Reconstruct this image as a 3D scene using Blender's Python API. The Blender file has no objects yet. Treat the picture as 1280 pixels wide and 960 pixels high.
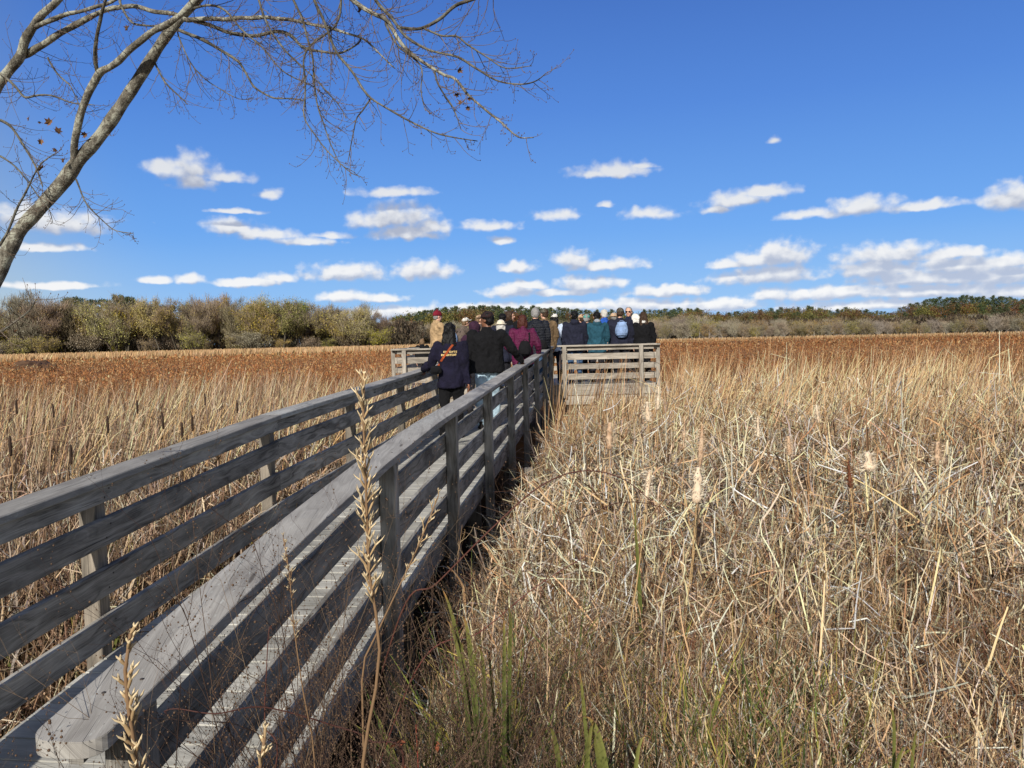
import bpy, bmesh, math, random
import numpy as np
from mathutils import Vector, Matrix, noise
from mathutils.bvhtree import BVHTree

RNG = np.random.default_rng(7)
random.seed(7)
scene = bpy.context.scene
COL = scene.collection
CAMZ = 2.3                                  # eye height above the marsh floor
PITCH, ROLL, FPX = math.radians(3.33), math.radians(1.27), 960.0


# ------------------------------------------------------------------ small tools
def lin(r, g, b):
    def f(c):
        c /= 255.0
        return c / 12.92 if c <= 0.04045 else ((c + 0.055) / 1.055) ** 2.4
    return (f(r), f(g), f(b), 1.0)


_r0, _u0 = Vector((1, 0, 0)), Vector((0, math.sin(PITCH), math.cos(PITCH)))
CF = Vector((0, math.cos(PITCH), -math.sin(PITCH)))
CR = _r0 * math.cos(ROLL) - _u0 * math.sin(ROLL)
CU = _r0 * math.sin(ROLL) + _u0 * math.cos(ROLL)


def ray(px, py):
    return CR * ((px - 640) / FPX) + CF + CU * ((480 - py) / FPX)


def at(px, py, Y):
    """point of the place seen at photo pixel (px, py) at distance Y ahead"""
    d = ray(px, py)
    return Vector((0, 0, CAMZ)) + d * (Y / d.y)


def horizon(px):
    # photo row of the horizon in this column
    return 480 - FPX * math.tan(PITCH) / math.cos(ROLL) - (px - 640) * math.tan(ROLL)


def tag(o, label=None, cat=None, group=None, kind=None):
    if label: o['label'] = label
    if cat: o['category'] = cat
    if group: o['group'] = group
    if kind: o['kind'] = kind
    return o


def empty(name, loc, rz=0.0):
    o = bpy.data.objects.new(name, None)
    o.empty_display_size = 0.1
    COL.objects.link(o)
    o.location = loc
    o.rotation_euler = (0, 0, rz)
    return o


def link(name, me, mat=None, parent=None):
    o = bpy.data.objects.new(name, me)
    COL.objects.link(o)
    if mat is not None and not me.materials:
        for m in (mat if isinstance(mat, (list, tuple)) else [mat]):
            me.materials.append(m)
    if parent: o.parent = parent
    return o


def copy_tree(o, parent=None):
    c = o.copy()
    COL.objects.link(c)
    c.parent = parent
    for ch in list(o.children):
        copy_tree(ch, c)
    return c


class MB:
    """collects shapes and links them as ONE mesh object"""
    def __init__(self):
        self.v, self.f, self.uv, self.c, self.smooth = [], [], [], [], True

    def add(self, verts, faces, uvs=None, col=None):
        n = len(self.v)
        self.v.extend([tuple(p) for p in verts])
        self.f.extend([tuple(i + n for i in fc) for fc in faces])
        for k, fc in enumerate(faces):
            self.uv.extend(uvs[k] if uvs else [(0, 0)] * len(fc))
        self.c.extend([col or (1, 1, 1, 1)] * len(verts))

    def sweep(self, pts, lat, up, o0, o1, z0, z1, ch=0.004, tint=None):
        """board: rectangle (o0..o1 along lat, z0..z1 along up) swept along pts, chamfered, with uv in metres"""
        sec = [(o0 + ch, z0), (o1 - ch, z0), (o1, z0 + ch), (o1, z1 - ch), (o1 - ch, z1), (o0 + ch, z1), (o0, z1 - ch), (o0, z0 + ch)]
        per = [0]
        for i in range(8):
            a, b = sec[i], sec[(i + 1) % 8]
            per.append(per[-1] + math.hypot(a[0] - b[0], a[1] - b[1]))
        uo, vo = random.uniform(0, 50), random.uniform(0, 50)
        V, Fc, U = [], [], []
        L = 0.0
        us = []
        for i, p in enumerate(pts):
            if i: L += (pts[i] - pts[i - 1]).length
            us.append(L)
            for (a, b) in sec:
                V.append(p + lat[i] * a + up * b)
        for i in range(len(pts) - 1):
            for k in range(8):
                k2 = (k + 1) % 8
                Fc.append((i * 8 + k, (i + 1) * 8 + k, (i + 1) * 8 + k2, i * 8 + k2))
                U.append([(uo + us[i], vo + per[k]), (uo + us[i + 1], vo + per[k]), (uo + us[i + 1], vo + per[k + 1]), (uo + us[i], vo + per[k + 1])])
        n = (len(pts) - 1) * 8
        Fc.append(tuple(range(8))); U.append([(uo + a * .3, vo + b) for a, b in sec])
        Fc.append(tuple(n + k for k in reversed(range(8)))); U.append([(uo + a * .3, vo + b) for a, b in reversed(sec)])
        t = tint if tint is not None else random.uniform(.82, 1.15)
        self.add(V, Fc, U, (t, t, t, 1))

    def beam(self, a, b, w, d, side=None, ch=.004, tint=None):
        a, b = Vector(a), Vector(b)
        t = (b - a).normalized()
        s = Vector(side) if side else (Vector((1, 0, 0)) if abs(t.x) < .8 else Vector((0, 1, 0)))
        s = (s - t * s.dot(t)).normalized()
        u = t.cross(s)
        self.sweep([a, b], [s, s], u, -w / 2, w / 2, -d / 2, d / 2, ch, tint)

    def tube(self, pts, rad, n=7, col=None, cap=True):
        pts = [Vector(p) for p in pts]
        if len(pts) < 2: return
        t = (pts[1] - pts[0]).normalized()
        s = t.cross(Vector((.3, .2, .93)))
        if s.length < .01: s = t.cross(Vector((1, 0, 0)))
        s.normalize()
        V, Fc, U = [], [], []
        L = 0
        for i, p in enumerate(pts):
            if i: L += (p - pts[i - 1]).length
            tt = (pts[min(i + 1, len(pts) - 1)] - pts[max(i - 1, 0)])
            if tt.length > 1e-9: t = tt.normalized()
            s = (s - t * s.dot(t))
            if s.length < 1e-6: s = t.orthogonal()
            s.normalize()
            b = t.cross(s)
            r = rad[i] if hasattr(rad, '__len__') else rad
            for k in range(n):
                a = 2 * math.pi * k / n
                V.append(p + (s * math.cos(a) + b * math.sin(a)) * r)
        us = [0]
        for i in range(1, len(pts)): us.append(us[-1] + (pts[i] - pts[i - 1]).length)
        for i in range(len(pts) - 1):
            for k in range(n):
                k2 = (k + 1) % n
                Fc.append((i * n + k, i * n + k2, (i + 1) * n + k2, (i + 1) * n + k))
                U.append([(us[i], k / n), (us[i], (k + 1) / n), (us[i + 1], (k + 1) / n), (us[i + 1], k / n)])
        if cap:
            Fc.append(tuple(reversed(range(n)))); U.append([(0, 0)] * n)
            m = (len(pts) - 1) * n
            Fc.append(tuple(m + k for k in range(n))); U.append([(0, 0)] * n)
        self.add(V, Fc, U, col)

    def ellip(self, c, r, n=12, m=8, M=None, col=None):
        V = [Vector((0, 0, -1))]
        for j in range(1, m):
            th = -math.pi / 2 + math.pi * j / m
            for k in range(n):
                a = 2 * math.pi * k / n
                V.append(Vector((math.cos(a) * math.cos(th), math.sin(a) * math.cos(th), math.sin(th))))
        V.append(Vector((0, 0, 1)))
        Fc = []
        for k in range(n): Fc.append((0, 1 + (k + 1) % n, 1 + k))
        for j in range(m - 2):
            for k in range(n):
                a, b = 1 + j * n + k, 1 + j * n + (k + 1) % n
                Fc.append((a, b, b + n, a + n))
        top = len(V) - 1
        for k in range(n): Fc.append((top, 1 + (m - 2) * n + k, 1 + (m - 2) * n + (k + 1) % n))
        r = Vector(r) if hasattr(r, '__len__') else Vector((r, r, r))
        out = []
        for p in V:
            q = Vector((p.x * r.x, p.y * r.y, p.z * r.z))
            if M: q = M @ q
            out.append(q + Vector(c))
        self.add(out, Fc, None, col)

    def loft(self, rings, n=16):
        """rings: (centre, rx, ry) stacked ellipses, closed"""
        V, Fc = [], []
        for (c, rx, ry) in rings:
            for k in range(n):
                a = 2 * math.pi * k / n
                ca, sa = math.cos(a), math.sin(a)
                V.append(Vector(c) + Vector((rx * math.copysign(abs(ca) ** .85, ca), ry * math.copysign(abs(sa) ** .85, sa), 0)))
        for i in range(len(rings) - 1):
            for k in range(n):
                k2 = (k + 1) % n
                Fc.append((i * n + k, i * n + k2, (i + 1) * n + k2, (i + 1) * n + k))
        Fc.append(tuple(reversed(range(n))))
        m = (len(rings) - 1) * n
        Fc.append(tuple(m + k for k in range(n)))
        self.add(V, Fc)

    def capsule(self, a, b, ra, rb, n=12):
        a, b = Vector(a), Vector(b)
        self.ellip(a, ra, n, 8); self.ellip(b, rb, n, 8)
        self.tube([a, b], [ra, rb], n)

    def mesh(self, name, smooth=None):
        me = bpy.data.meshes.new(name)
        me.from_pydata(self.v, [], self.f)
        uvl = me.uv_layers.new(name='UVMap')
        uvl.data.foreach_set('uv', np.array(self.uv, dtype=np.float32).ravel())
        ca = me.color_attributes.new('Col', 'FLOAT_COLOR', 'POINT')
        ca.data.foreach_set('color', np.array(self.c, dtype=np.float32).ravel())
        if smooth if smooth is not None else self.smooth:
            me.polygons.foreach_set('use_smooth', [True] * len(me.polygons))
        return me

    def build(self, name, mat, parent=None, smooth=None):
        return link(name, self.mesh(name, smooth), mat, parent)


def np_mesh(name, verts, faces, cols=None, smooth=True):
    """fast mesh from arrays; faces (M,3|4)"""
    me = bpy.data.meshes.new(name)
    k = faces.shape[1]
    me.vertices.add(len(verts)); me.vertices.foreach_set('co', np.ascontiguousarray(verts, dtype=np.float32).ravel())
    me.loops.add(faces.size); me.loops.foreach_set('vertex_index', np.ascontiguousarray(faces, dtype=np.int32).ravel())
    me.polygons.add(len(faces))
    me.polygons.foreach_set('loop_start', np.arange(0, faces.size, k, dtype=np.int32))
    me.polygons.foreach_set('loop_total', np.full(len(faces), k, dtype=np.int32))
    if smooth: me.polygons.foreach_set('use_smooth', np.ones(len(faces), dtype=bool))
    if cols is not None:
        ca = me.color_attributes.new('Col', 'FLOAT_COLOR', 'POINT')
        ca.data.foreach_set('color', np.ascontiguousarray(cols, dtype=np.float32).ravel())
    me.update(calc_edges=True)
    return me


# ------------------------------------------------------------------ materials
class NT:
    def __init__(self, nt):
        self.nt = nt
        nt.nodes.clear()

    def n(self, typ, ins=None, **props):
        x = self.nt.nodes.new(typ)
        for k, v in props.items(): setattr(x, k, v)
        for k, v in (ins or {}).items():
            s = x.inputs[k]
            if isinstance(v, bpy.types.NodeSocket): self.nt.links.new(v, s)
            else: s.default_value = v
        return x

    def l(self, a, b): self.nt.links.new(a, b)

    def math(self, op, a, b=0.0, c=0.0):
        return self.n('ShaderNodeMath', {0: a, 1: b, 2: c}, operation=op).outputs[0]

    def vm(self, op, a, b=(0, 0, 0)):
        x = self.n('ShaderNodeVectorMath', {0: a, 1: b}, operation=op)
        return x.outputs['Value'] if op in ('LENGTH', 'DOT_PRODUCT') else x.outputs[0]

    def ramp(self, fac, stops):
        x = self.n('ShaderNodeValToRGB', {0: fac})
        e = x.color_ramp.elements
        while len(e) < len(stops): e.new(.5)
        for el, (p, c) in zip(e, stops):
            el.position = p; el.color = c
        return x.outputs[0]

    def mix(self, fac, a, b, blend='MIX'):
        x = self.n('ShaderNodeMix', None, data_type='RGBA', blend_type=blend)
        for i, v in ((0, fac), (6, a), (7, b)):
            if isinstance(v, bpy.types.NodeSocket): self.nt.links.new(v, x.inputs[i])
            else: x.inputs[i].default_value = v
        return x.outputs[2]

    def noise(self, vec, scale, detail=3.0, rough=.55, dist=0.0):
        return self.n('ShaderNodeTexNoise', {'Vector': vec, 'Scale': scale, 'Detail': detail, 'Roughness': rough, 'Distortion': dist}).outputs[0]


def new_mat(name):
    m = bpy.data.materials.new(name)
    m.use_nodes = True
    return m, NT(m.node_tree)


def finish(t, bsdf):
    o = t.n('ShaderNodeOutputMaterial')
    t.l(bsdf, o.inputs[0])


def grey(v): return (v, v, v, 1)


def wood_mat(name, dark, light, lichen=0.0, green=0.0):
    m, t = new_mat(name)
    uv = t.n('ShaderNodeUVMap', uv_map='UVMap').outputs[0]
    tint = t.n('ShaderNodeAttribute', attribute_name='Col').outputs[0]
    warp = t.n('ShaderNodeTexNoise', {'Vector': t.vm('MULTIPLY', uv, (1.6, 7, 1)), 'Scale': 1.0, 'Detail': 2.0}).outputs[0]
    # growth rings: stretched wave with warping
    wv = t.vm('ADD', t.vm('MULTIPLY', uv, (1.1, 26, 1)), t.n('ShaderNodeCombineXYZ', {0: 0.0, 1: t.math('MULTIPLY', warp, 9.0)}).outputs[0])
    grain = t.noise(wv, 1.0, 4, .6)
    fine = t.noise(t.vm('MULTIPLY', uv, (5, 420, 1)), 1.0, 3, .6)
    blot = t.noise(t.vm('MULTIPLY', uv, (2.2, 5, 1)), 1.0, 4, .6)
    # knots
    kn = t.n('ShaderNodeTexVoronoi', {'Vector': t.vm('MULTIPLY', uv, (1.6, 9.0, 1)), 'Scale': 1.0}).outputs['Distance']
    knot = t.n('ShaderNodeMapRange', {0: kn, 1: .05, 2: .10, 3: 1.0, 4: 0.0}).outputs[0]
    # cracks along the grain
    cr = t.noise(t.vm('MULTIPLY', uv, (1.5, 150, 1)), 1.0, 2, .5)
    crack = t.n('ShaderNodeMapRange', {0: cr, 1: .66, 2: .72, 3: 0.0, 4: .75}).outputs[0]
    f = t.math('ADD', t.math('MULTIPLY', grain, .62), t.math('ADD', t.math('MULTIPLY', fine, .38), t.math('MULTIPLY', t.math('SUBTRACT', blot, .5), .5)))
    c = t.ramp(f, [(.36, dark), (.66, light)])
    c = t.mix(1.0, c, tint, 'MULTIPLY')
    c = t.mix(t.math('MULTIPLY', knot, .8), c, (dark[0] * .3, dark[1] * .27, dark[2] * .25, 1))
    c = t.mix(crack, c, (dark[0] * .22, dark[1] * .22, dark[2] * .22, 1))
    if lichen:
        lc = t.noise(t.vm('MULTIPLY', uv, (22, 60, 1)), 1.0, 5, .7)
        big = t.noise(t.vm('MULTIPLY', uv, (.5, 1, 1)), 1.0, 2)
        lf = t.n('ShaderNodeMapRange', {0: t.math('ADD', lc, t.math('MULTIPLY', t.math('SUBTRACT', big, .5), .8)), 1: .6, 2: .68, 3: 0.0, 4: lichen}).outputs[0]
        c = t.mix(lf, c, (.46, .47, .44, 1))
        sp = t.noise(t.vm('MULTIPLY', uv, (70, 110, 1)), 1.0, 2)
        c = t.mix(t.n('ShaderNodeMapRange', {0: sp, 1: .68, 2: .74, 3: 0.0, 4: .7}).outputs[0], c, (.06, .055, .05, 1))
    if green:
        gg = t.noise(t.vm('MULTIPLY', uv, (3, 8, 1)), 1.0, 4)
        c = t.mix(t.n('ShaderNodeMapRange', {0: gg, 1: .45, 2: .7, 3: 0.0, 4: green}).outputs[0], c, (.12, .13, .07, 1))
    h = t.math('SUBTRACT', f, t.math('MULTIPLY', crack, .8))
    bp = t.n('ShaderNodeBump', {'Height': h, 'Strength': .8, 'Distance': .005}).outputs[0]
    b = t.n('ShaderNodeBsdfPrincipled', {'Base Color': c, 'Roughness': .82, 'Normal': bp, 'Specular IOR Level': .25})
    finish(t, b.outputs[0])
    return m


def veg_mat(name, trans=.25, gain=1.0, rough=.65, objvar=0.0):
    """dry plants: colour from the mesh attribute, some light passing through"""
    m, t = new_mat(name)
    c = t.n('ShaderNodeAttribute', attribute_name='Col').outputs[0]
    if objvar:
        r = t.n('ShaderNodeObjectInfo').outputs['Random']
        hsv = t.n('ShaderNodeHueSaturation', {'Hue': t.n('ShaderNodeMapRange', {0: r, 3: .5 - objvar * .05, 4: .5 + objvar * .06}).outputs[0],
                                              'Saturation': t.n('ShaderNodeMapRange', {0: t.math('FRACT', t.math('MULTIPLY', r, 7.3)), 3: 1 - objvar * .35, 4: 1 + objvar * .35}).outputs[0],
                                              'Value': t.n('ShaderNodeMapRange', {0: t.math('FRACT', t.math('MULTIPLY', r, 3.7)), 3: 1 - objvar * .3, 4: 1 + objvar * .3}).outputs[0], 'Color': c})
        c = hsv.outputs[0]
    if gain != 1.0: c = t.mix(1.0, c, grey(gain), 'MULTIPLY')
    d = t.n('ShaderNodeBsdfPrincipled', {'Base Color': c, 'Roughness': rough, 'Specular IOR Level': .2})
    tr = t.n('ShaderNodeBsdfTranslucent', {'Color': c})
    finish(t, t.n('ShaderNodeMixShader', {0: trans, 1: d.outputs[0], 2: tr.outputs[0]}).outputs[0])
    return m


def cloth_mat(name, col, scale=60.0, rough=.9, var=.4, sheen=0.0):
    m, t = new_mat(name)
    tc = t.n('ShaderNodeTexCoord').outputs['Object']
    a = t.noise(tc, 7.0, 4)
    w = t.noise(tc, scale * 4, 2)
    k = t.n('ShaderNodeMapRange', {0: a, 1: .3, 2: .7, 3: 1 - var, 4: 1 + var}).outputs[0]  # broad shading of the folds, painted into the cloth colour
    c = t.mix(1.0, col, t.n('ShaderNodeCombineColor', {0: k, 1: k, 2: k}).outputs[0], 'MULTIPLY')
    bp = t.n('ShaderNodeBump', {'Height': t.math('ADD', t.math('MULTIPLY', a, 2.0), t.math('MULTIPLY', w, .3)), 'Strength': .8, 'Distance': .03}).outputs[0]
    b = t.n('ShaderNodeBsdfPrincipled', {'Base Color': c, 'Roughness': rough, 'Normal': bp, 'Specular IOR Level': .25, 'Sheen Weight': sheen})
    finish(t, b.outputs[0])
    return m


def vcol_mat(name, rough=.6, bump=0.0, spec=.35):
    m, t = new_mat(name)
    c = t.n('ShaderNodeAttribute', attribute_name='Col').outputs[0]
    tc = t.n('ShaderNodeTexCoord').outputs['Object']
    k = t.n('ShaderNodeMapRange', {0: t.noise(tc, 25.0, 3), 3: .85, 4: 1.15}).outputs[0]
    c = t.mix(1.0, c, t.n('ShaderNodeCombineColor', {0: k, 1: k, 2: k}).outputs[0], 'MULTIPLY')
    b = t.n('ShaderNodeBsdfPrincipled', {'Base Color': c, 'Roughness': rough, 'Specular IOR Level': spec})
    finish(t, b.outputs[0])
    return m


def hair_mat(name, col):
    m, t = new_mat(name)
    tc = t.n('ShaderNodeTexCoord').outputs['Object']
    s = t.noise(t.vm('MULTIPLY', tc, (160, 160, 12)), 1.0, 3)
    c = t.mix(s, (col[0] * .55, col[1] * .55, col[2] * .55, 1), (min(1, col[0] * 1.5), min(1, col[1] * 1.5), min(1, col[2] * 1.5), 1))
    bp = t.n('ShaderNodeBump', {'Height': s, 'Strength': .6, 'Distance': .006}).outputs[0]
    b = t.n('ShaderNodeBsdfPrincipled', {'Base Color': c, 'Roughness': .55, 'Normal': bp, 'Specular IOR Level': .18})
    finish(t, b.outputs[0])
    return m


def bark_mat(name, lichen=.62, gain=1.0):
    m, t = new_mat(name)
    tc = t.n('ShaderNodeTexCoord').outputs['Object']
    a = t.noise(tc, 9.0, 5, .65)
    b_ = t.noise(tc, 38.0, 5, .7)
    c_ = t.noise(t.vm('MULTIPLY', tc, (60, 60, 20)), 1.0, 4, .65)
    c = t.ramp(t.math('ADD', t.math('MULTIPLY', a, .5), t.math('MULTIPLY', c_, .5)), [(.33, (.04, .035, .028, 1)), (.48, (.16, .145, .115, 1)), (.66, (.36, .335, .28, 1))])
    lc = t.n('ShaderNodeMapRange', {0: t.math('ADD', t.math('MULTIPLY', a, .6), t.math('MULTIPLY', b_, .45)), 1: .51, 2: .57, 3: 0.0, 4: lichen}).outputs[0]
    c = t.mix(lc, c, (.45, .46, .37, 1))
    c = t.mix(1.0, c, grey(gain), 'MULTIPLY')
    bp = t.n('ShaderNodeBump', {'Height': t.math('ADD', b_, c_), 'Strength': .9, 'Distance': .012}).outputs[0]
    finish(t, t.n('ShaderNodeBsdfPrincipled', {'Base Color': c, 'Roughness': .9, 'Normal': bp, 'Specular IOR Level': .15}).outputs[0])
    return m


M_RAIL = wood_mat('weathered_rail_wood', (.075, .068, .058, 1), (.46, .435, .39, 1))
M_CAP = wood_mat('weathered_cap_wood', (.215, .20, .182, 1), (.43, .41, .375, 1), lichen=.7)
M_POST = wood_mat('weathered_post_wood', (.10, .088, .072, 1), (.36, .31, .25, 1))
M_DECK = wood_mat('weathered_deck_wood', (.30, .29, .26, 1), (.56, .545, .49, 1), green=.2)
M_PLAT = wood_mat('sunbleached_platform_wood', (.20, .175, .145, 1), (.50, .45, .38, 1))
M_REED = veg_mat('dry_reed', .10, gain=1.1)
M_FIELD = veg_mat('rust_marsh_plants', .15, gain=.88)
M_TWIG = veg_mat('dry_stem', .1, gain=1.1)
M_TREE = veg_mat('far_tree', .15, gain=1.6, objvar=.5)
M_BELT = veg_mat('belt_tree', .12, gain=1.28, objvar=.5)
M_PINE = veg_mat('far_pine', .1, gain=1.0, objvar=.35)
M_LIMB = bark_mat('thin_limb_bark', .25, .62)
M_BARK = bark_mat('lichen_bark')
M_TWB = veg_mat('twig_bark', .0)
M_SKIN = vcol_mat('skin', .5)
M_VCOL = vcol_mat('coloured_plastic', .6)
# ------------------------------------------------------------------ people
def remesh(mb, vox, smooth_it=4):
    me = mb.mesh('raw')
    o = bpy.data.objects.new('raw', me)
    COL.objects.link(o)
    r = o.modifiers.new('r', 'REMESH'); r.mode = 'VOXEL'; r.voxel_size = vox
    s = o.modifiers.new('s', 'SMOOTH'); s.factor = .5; s.iterations = smooth_it
    dg = bpy.context.evaluated_depsgraph_get()
    dg.update()
    out = bpy.data.meshes.new_from_object(o.evaluated_get(dg))
    bpy.data.objects.remove(o); bpy.data.meshes.remove(me)
    out.polygons.foreach_set('use_smooth', [True] * len(out.polygons))
    return out


def coords(me):
    a = np.empty(len(me.vertices) * 3, dtype=np.float32); me.vertices.foreach_get('co', a)
    b = np.empty(len(me.vertices) * 3, dtype=np.float32); me.vertices.foreach_get('normal', b)
    return a.reshape(-1, 3), b.reshape(-1, 3)


def set_co(me, c):
    me.vertices.foreach_set('co', np.ascontiguousarray(c, dtype=np.float32).ravel()); me.update()


def folds(me, amp, sc, seed, puff=0.0, period=.055, zlo=-9, zhi=99):
    c, n = coords(me)
    d = np.array([noise.fractal(Vector((p[0] * sc + seed, p[1] * sc, p[2] * sc * .55)), .9, 2.1, 3) for p in c]) * amp
    if puff:
        d = d + puff * (np.abs(np.sin(math.pi * c[:, 2] / period)) - .6)
    set_co(me, c + n * d[:, None])


def colour_attr(me, cols):
    for a in list(me.color_attributes): me.color_attributes.remove(a)
    ca = me.color_attributes.new('Col', 'FLOAT_COLOR', 'POINT')
    ca.data.foreach_set('color', np.ascontiguousarray(cols, dtype=np.float32).ravel())


_hand = {}


def hand_mesh(curl):
    """right hand, wrist at origin, fingers hanging along -Z, palm facing -X, thumb side +Y; 0.18 long"""
    if curl in _hand: return _hand[curl]
    mb = MB()
    mb.loft([((0, 0, .01), .017, .024), ((0, 0, -.02), .017, .030), ((0, .001, -.055), .016, .041), ((0, 0, -.088), .013, .040), ((0, 0, -.096), .009, .036)], 14)
    for (y, L, z0) in ((.031, .072, -.088), (.011, .080, -.092), (-.010, .074, -.090), (-.030, .058, -.084)):
        p = Vector((0, y, z0)); a = math.radians(curl * .5)
        seg = [p + Vector((0, 0, .03)), p]
        for k, fr in enumerate((.46, .31, .23)):
            a += math.radians(curl * (.6 if k else .3))
            p = p + Vector((-math.sin(a), y * .12, -math.cos(a))) * (L * fr)
            seg.append(p)
        for i in range(len(seg) - 1):
            mb.capsule(seg[i], seg[i + 1], .0095 - .0007 * i, .0089 - .0007 * i, 8)
    p = Vector((-.004, .028, -.028)); seg = [p]
    for d, l in ((Vector((-.35, .75, -.55)), .036), (Vector((-.45, .4, -.8)), .03), (Vector((-.5, .15, -.85)), .026)):
        p = p + d.normalized() * l; seg.append(p)
    for i in range(3): mb.capsule(seg[i], seg[i + 1], .0125 - .001 * i, .0112 - .001 * i, 8)
    me = remesh(mb, .0042, 3)
    _hand[curl] = me
    return me


def ik(S, T, l1, l2, hint):
    d = T - S
    L = min(d.length, (l1 + l2) * .995)
    t = d.normalized()
    a = (l1 * l1 - l2 * l2 + L * L) / (2 * L)
    h = math.sqrt(max(0, l1 * l1 - a * a))
    k = hint - t * hint.dot(t)
    k.normalize()
    return S + t * a + k * h, S + t * L


def make_person(spec):
    h = spec['h']; fem = spec.get('fem', False)
    X, Y = spec['x'], spec['y']
    root = empty('person', (X, Y, spec['z']), math.radians(-spec.get('yaw', 0)))
    tag(root, spec['label'], 'person', 'visitors on the boardwalk and platform')
    seed = spec.get('seed', random.uniform(0, 90))
    lean = spec.get('lean', 0.0)
    bulk = spec.get('bulk', 1.0)
    sw = (.098 if fem else .112) * h * (.55 + .45 * bulk)

    def L(x, y, z):       # body point with the torso leaning
        return Vector((x, y + max(0, z - .5) * h * 0 + lean * max(0, z - .52) * h, z * h))
    hipw = .052 * h
    S = {s: L(s * sw, -.005 * h, .80) for s in (-1, 1)}
    wr = {}
    el = {}
    tgt = spec.get('hands', {})
    for s in (-1, 1):
        d = tgt.get(s, (.135 + .02 * (bulk - 1), .03, .49))
        T = Vector((s * d[0] * h, d[1] * h, d[2] * h)) if len(d) == 3 else Vector((d[0], d[1], d[2]))
        if len(d) == 4: T = Vector(d[:3])
        hint = Vector(spec.get('hint', (.55, -.6, -.6))); hint.x *= s
        el[s], wr[s] = ik(S[s], T, .172 * h, .150 * h, hint)
    headc = L(0, .012 * h, .925) + Vector((0, .0, 0))
    ht = math.radians(spec.get('head_yaw', 0)); hp = math.radians(spec.get('head_pitch', 0))
    HM = Matrix.Rotation(-ht, 3, 'Z') @ Matrix.Rotation(-hp, 3, 'X')

    def HP(x, y, z): return headc + HM @ Vector((x * h, y * h, z * h))
    stance = spec.get('stance', .03)
    foot = {s: Vector((s * (hipw + .012 * h), s * stance * h, 0)) for s in (-1, 1)}
    sit = spec.get('sit', False)
    # ---- body: one continuous surface
    mb = MB()
    mb.ellip(HP(0, -.004, .012), (.044 * h, .055 * h, .056 * h), 16, 12, HM)
    mb.ellip(HP(0, .012, -.022), (.034 * h, .040 * h, .046 * h), 14, 10, HM)
    mb.capsule(HP(0, .052, .006), HP(0, .064, -.013), .006 * h, .0095 * h, 8)         # nose
    for s in (-1, 1):
        mb.ellip(HP(s * .0445, -.004, -.004), (.006 * h, .013 * h, .019 * h), 8, 6, HM)   # ears
        mb.ellip(HP(s * .019, .046, .016), (.013 * h, .007 * h, .005 * h), 8, 6, HM)      # brows
    mb.ellip(HP(0, .045, -.034), (.015 * h, .010 * h, .006 * h), 8, 6, HM)
    mb.ellip(HP(0, .038, -.055), (.014 * h, .013 * h, .011 * h), 8, 6, HM)
    mb.capsule(L(0, -.012 * h, .80), HP(0, -.012, -.035), .036 * h, .031 * h, 12)
    mb.loft([(L(0, 0, .49), .07 * h, .052 * h), (L(0, 0, .53), .085 * h, .058 * h), (L(0, 0, .61), .075 * h, .05 * h), (L(0, 0, .72), .086 * h, .055 * h),
             (L(0, -.005 * h, .79), .09 * h, .045 * h), (L(0, -.01 * h, .83), .045 * h, .032 * h)], 16)
    hip = {s: Vector((s * hipw, 0, .51 * h)) for s in (-1, 1)}
    if sit:
        knee = {s: Vector((s * (hipw + .02 * h), .23 * h, .50 * h)) for s in (-1, 1)}
        ank = {s: Vector((s * (hipw + .02 * h), .25 * h, .27 * h)) for s in (-1, 1)}
    else:
        knee = {s: Vector((s * (hipw + .006 * h), s * stance * .5 * h + .012 * h, .285 * h)) for s in (-1, 1)}
        ank = {s: foot[s] + Vector((0, -.01 * h, .045 * h)) for s in (-1, 1)}
    for s in (-1, 1):
        mb.capsule(S[s], el[s], .026 * h, .019 * h); mb.capsule(el[s], wr[s], .019 * h, .0155 * h)
        mb.capsule(hip[s], knee[s], .048 * h, .033 * h); mb.capsule(knee[s], ank[s], .031 * h, .021 * h)
    me = remesh(mb, .011, 3)
    c, _ = coords(me)
    skin = spec.get('skin', lin(205, 160, 135))
    cols = np.tile(np.array(skin), (len(c), 1))
    HI = HM.inverted()
    q = (c - np.array(headc)) @ np.array(HI).T / h
    for s in (-1, 1):
        d = np.hypot((q[:, 0] - s * .019) / .0105, (q[:, 2] - .006) / .0055)
        cols[(d < 1) & (q[:, 1] > .03)] = (.04, .03, .025, 1)
    cols[(np.hypot(q[:, 0] / .019, (q[:, 2] + .034) / .006) < 1) & (q[:, 1] > .03)] = np.array(skin) * np.array((.85, .5, .5, 1))
    # hands joined into the same mesh
    V, F = [c], []
    base = len(c)
    loops = np.empty(len(me.loops), dtype=np.int32); me.loops.foreach_get('vertex_index', loops)
    F.append(loops.reshape(-1, 4) if len(loops) == 4 * len(me.polygons) else None)
    C = [cols]
    curl = spec.get('curl', {})
    for s in (-1, 1):
        hm = hand_mesh(curl.get(s, 28))
        hc, _ = coords(hm)
        hc = hc * (h / 1.72) * (.92 if fem else 1.0)
        if s < 0: hc = hc * np.array((-1, 1, 1))
        fd = (wr[s] - el[s]).normalized()
        if spec.get('grip', {}).get(s): fd = (fd + Vector((0, .6, -.35))).normalized()
        z = -fd
        y = Vector((0, 1, 0)) if abs(fd.y) < .8 else Vector((0, 0, 1))
        if spec.get('grip', {}).get(s): y = Vector((-s * .8, .5, .2))
        y = (y - z * y.dot(z)).normalized()
        x = y.cross(z)
        R = np.array(Matrix((x, y, z)).transposed())
        hc = hc @ R.T + np.array(wr[s])
        hl = np.empty(len(hm.loops), dtype=np.int32); hm.loops.foreach_get('vertex_index', hl)
        hl = hl.reshape(-1, 4)
        if s < 0: hl = hl[:, ::-1]
        V.append(hc); F.append(hl + base); base += len(hc)
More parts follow.
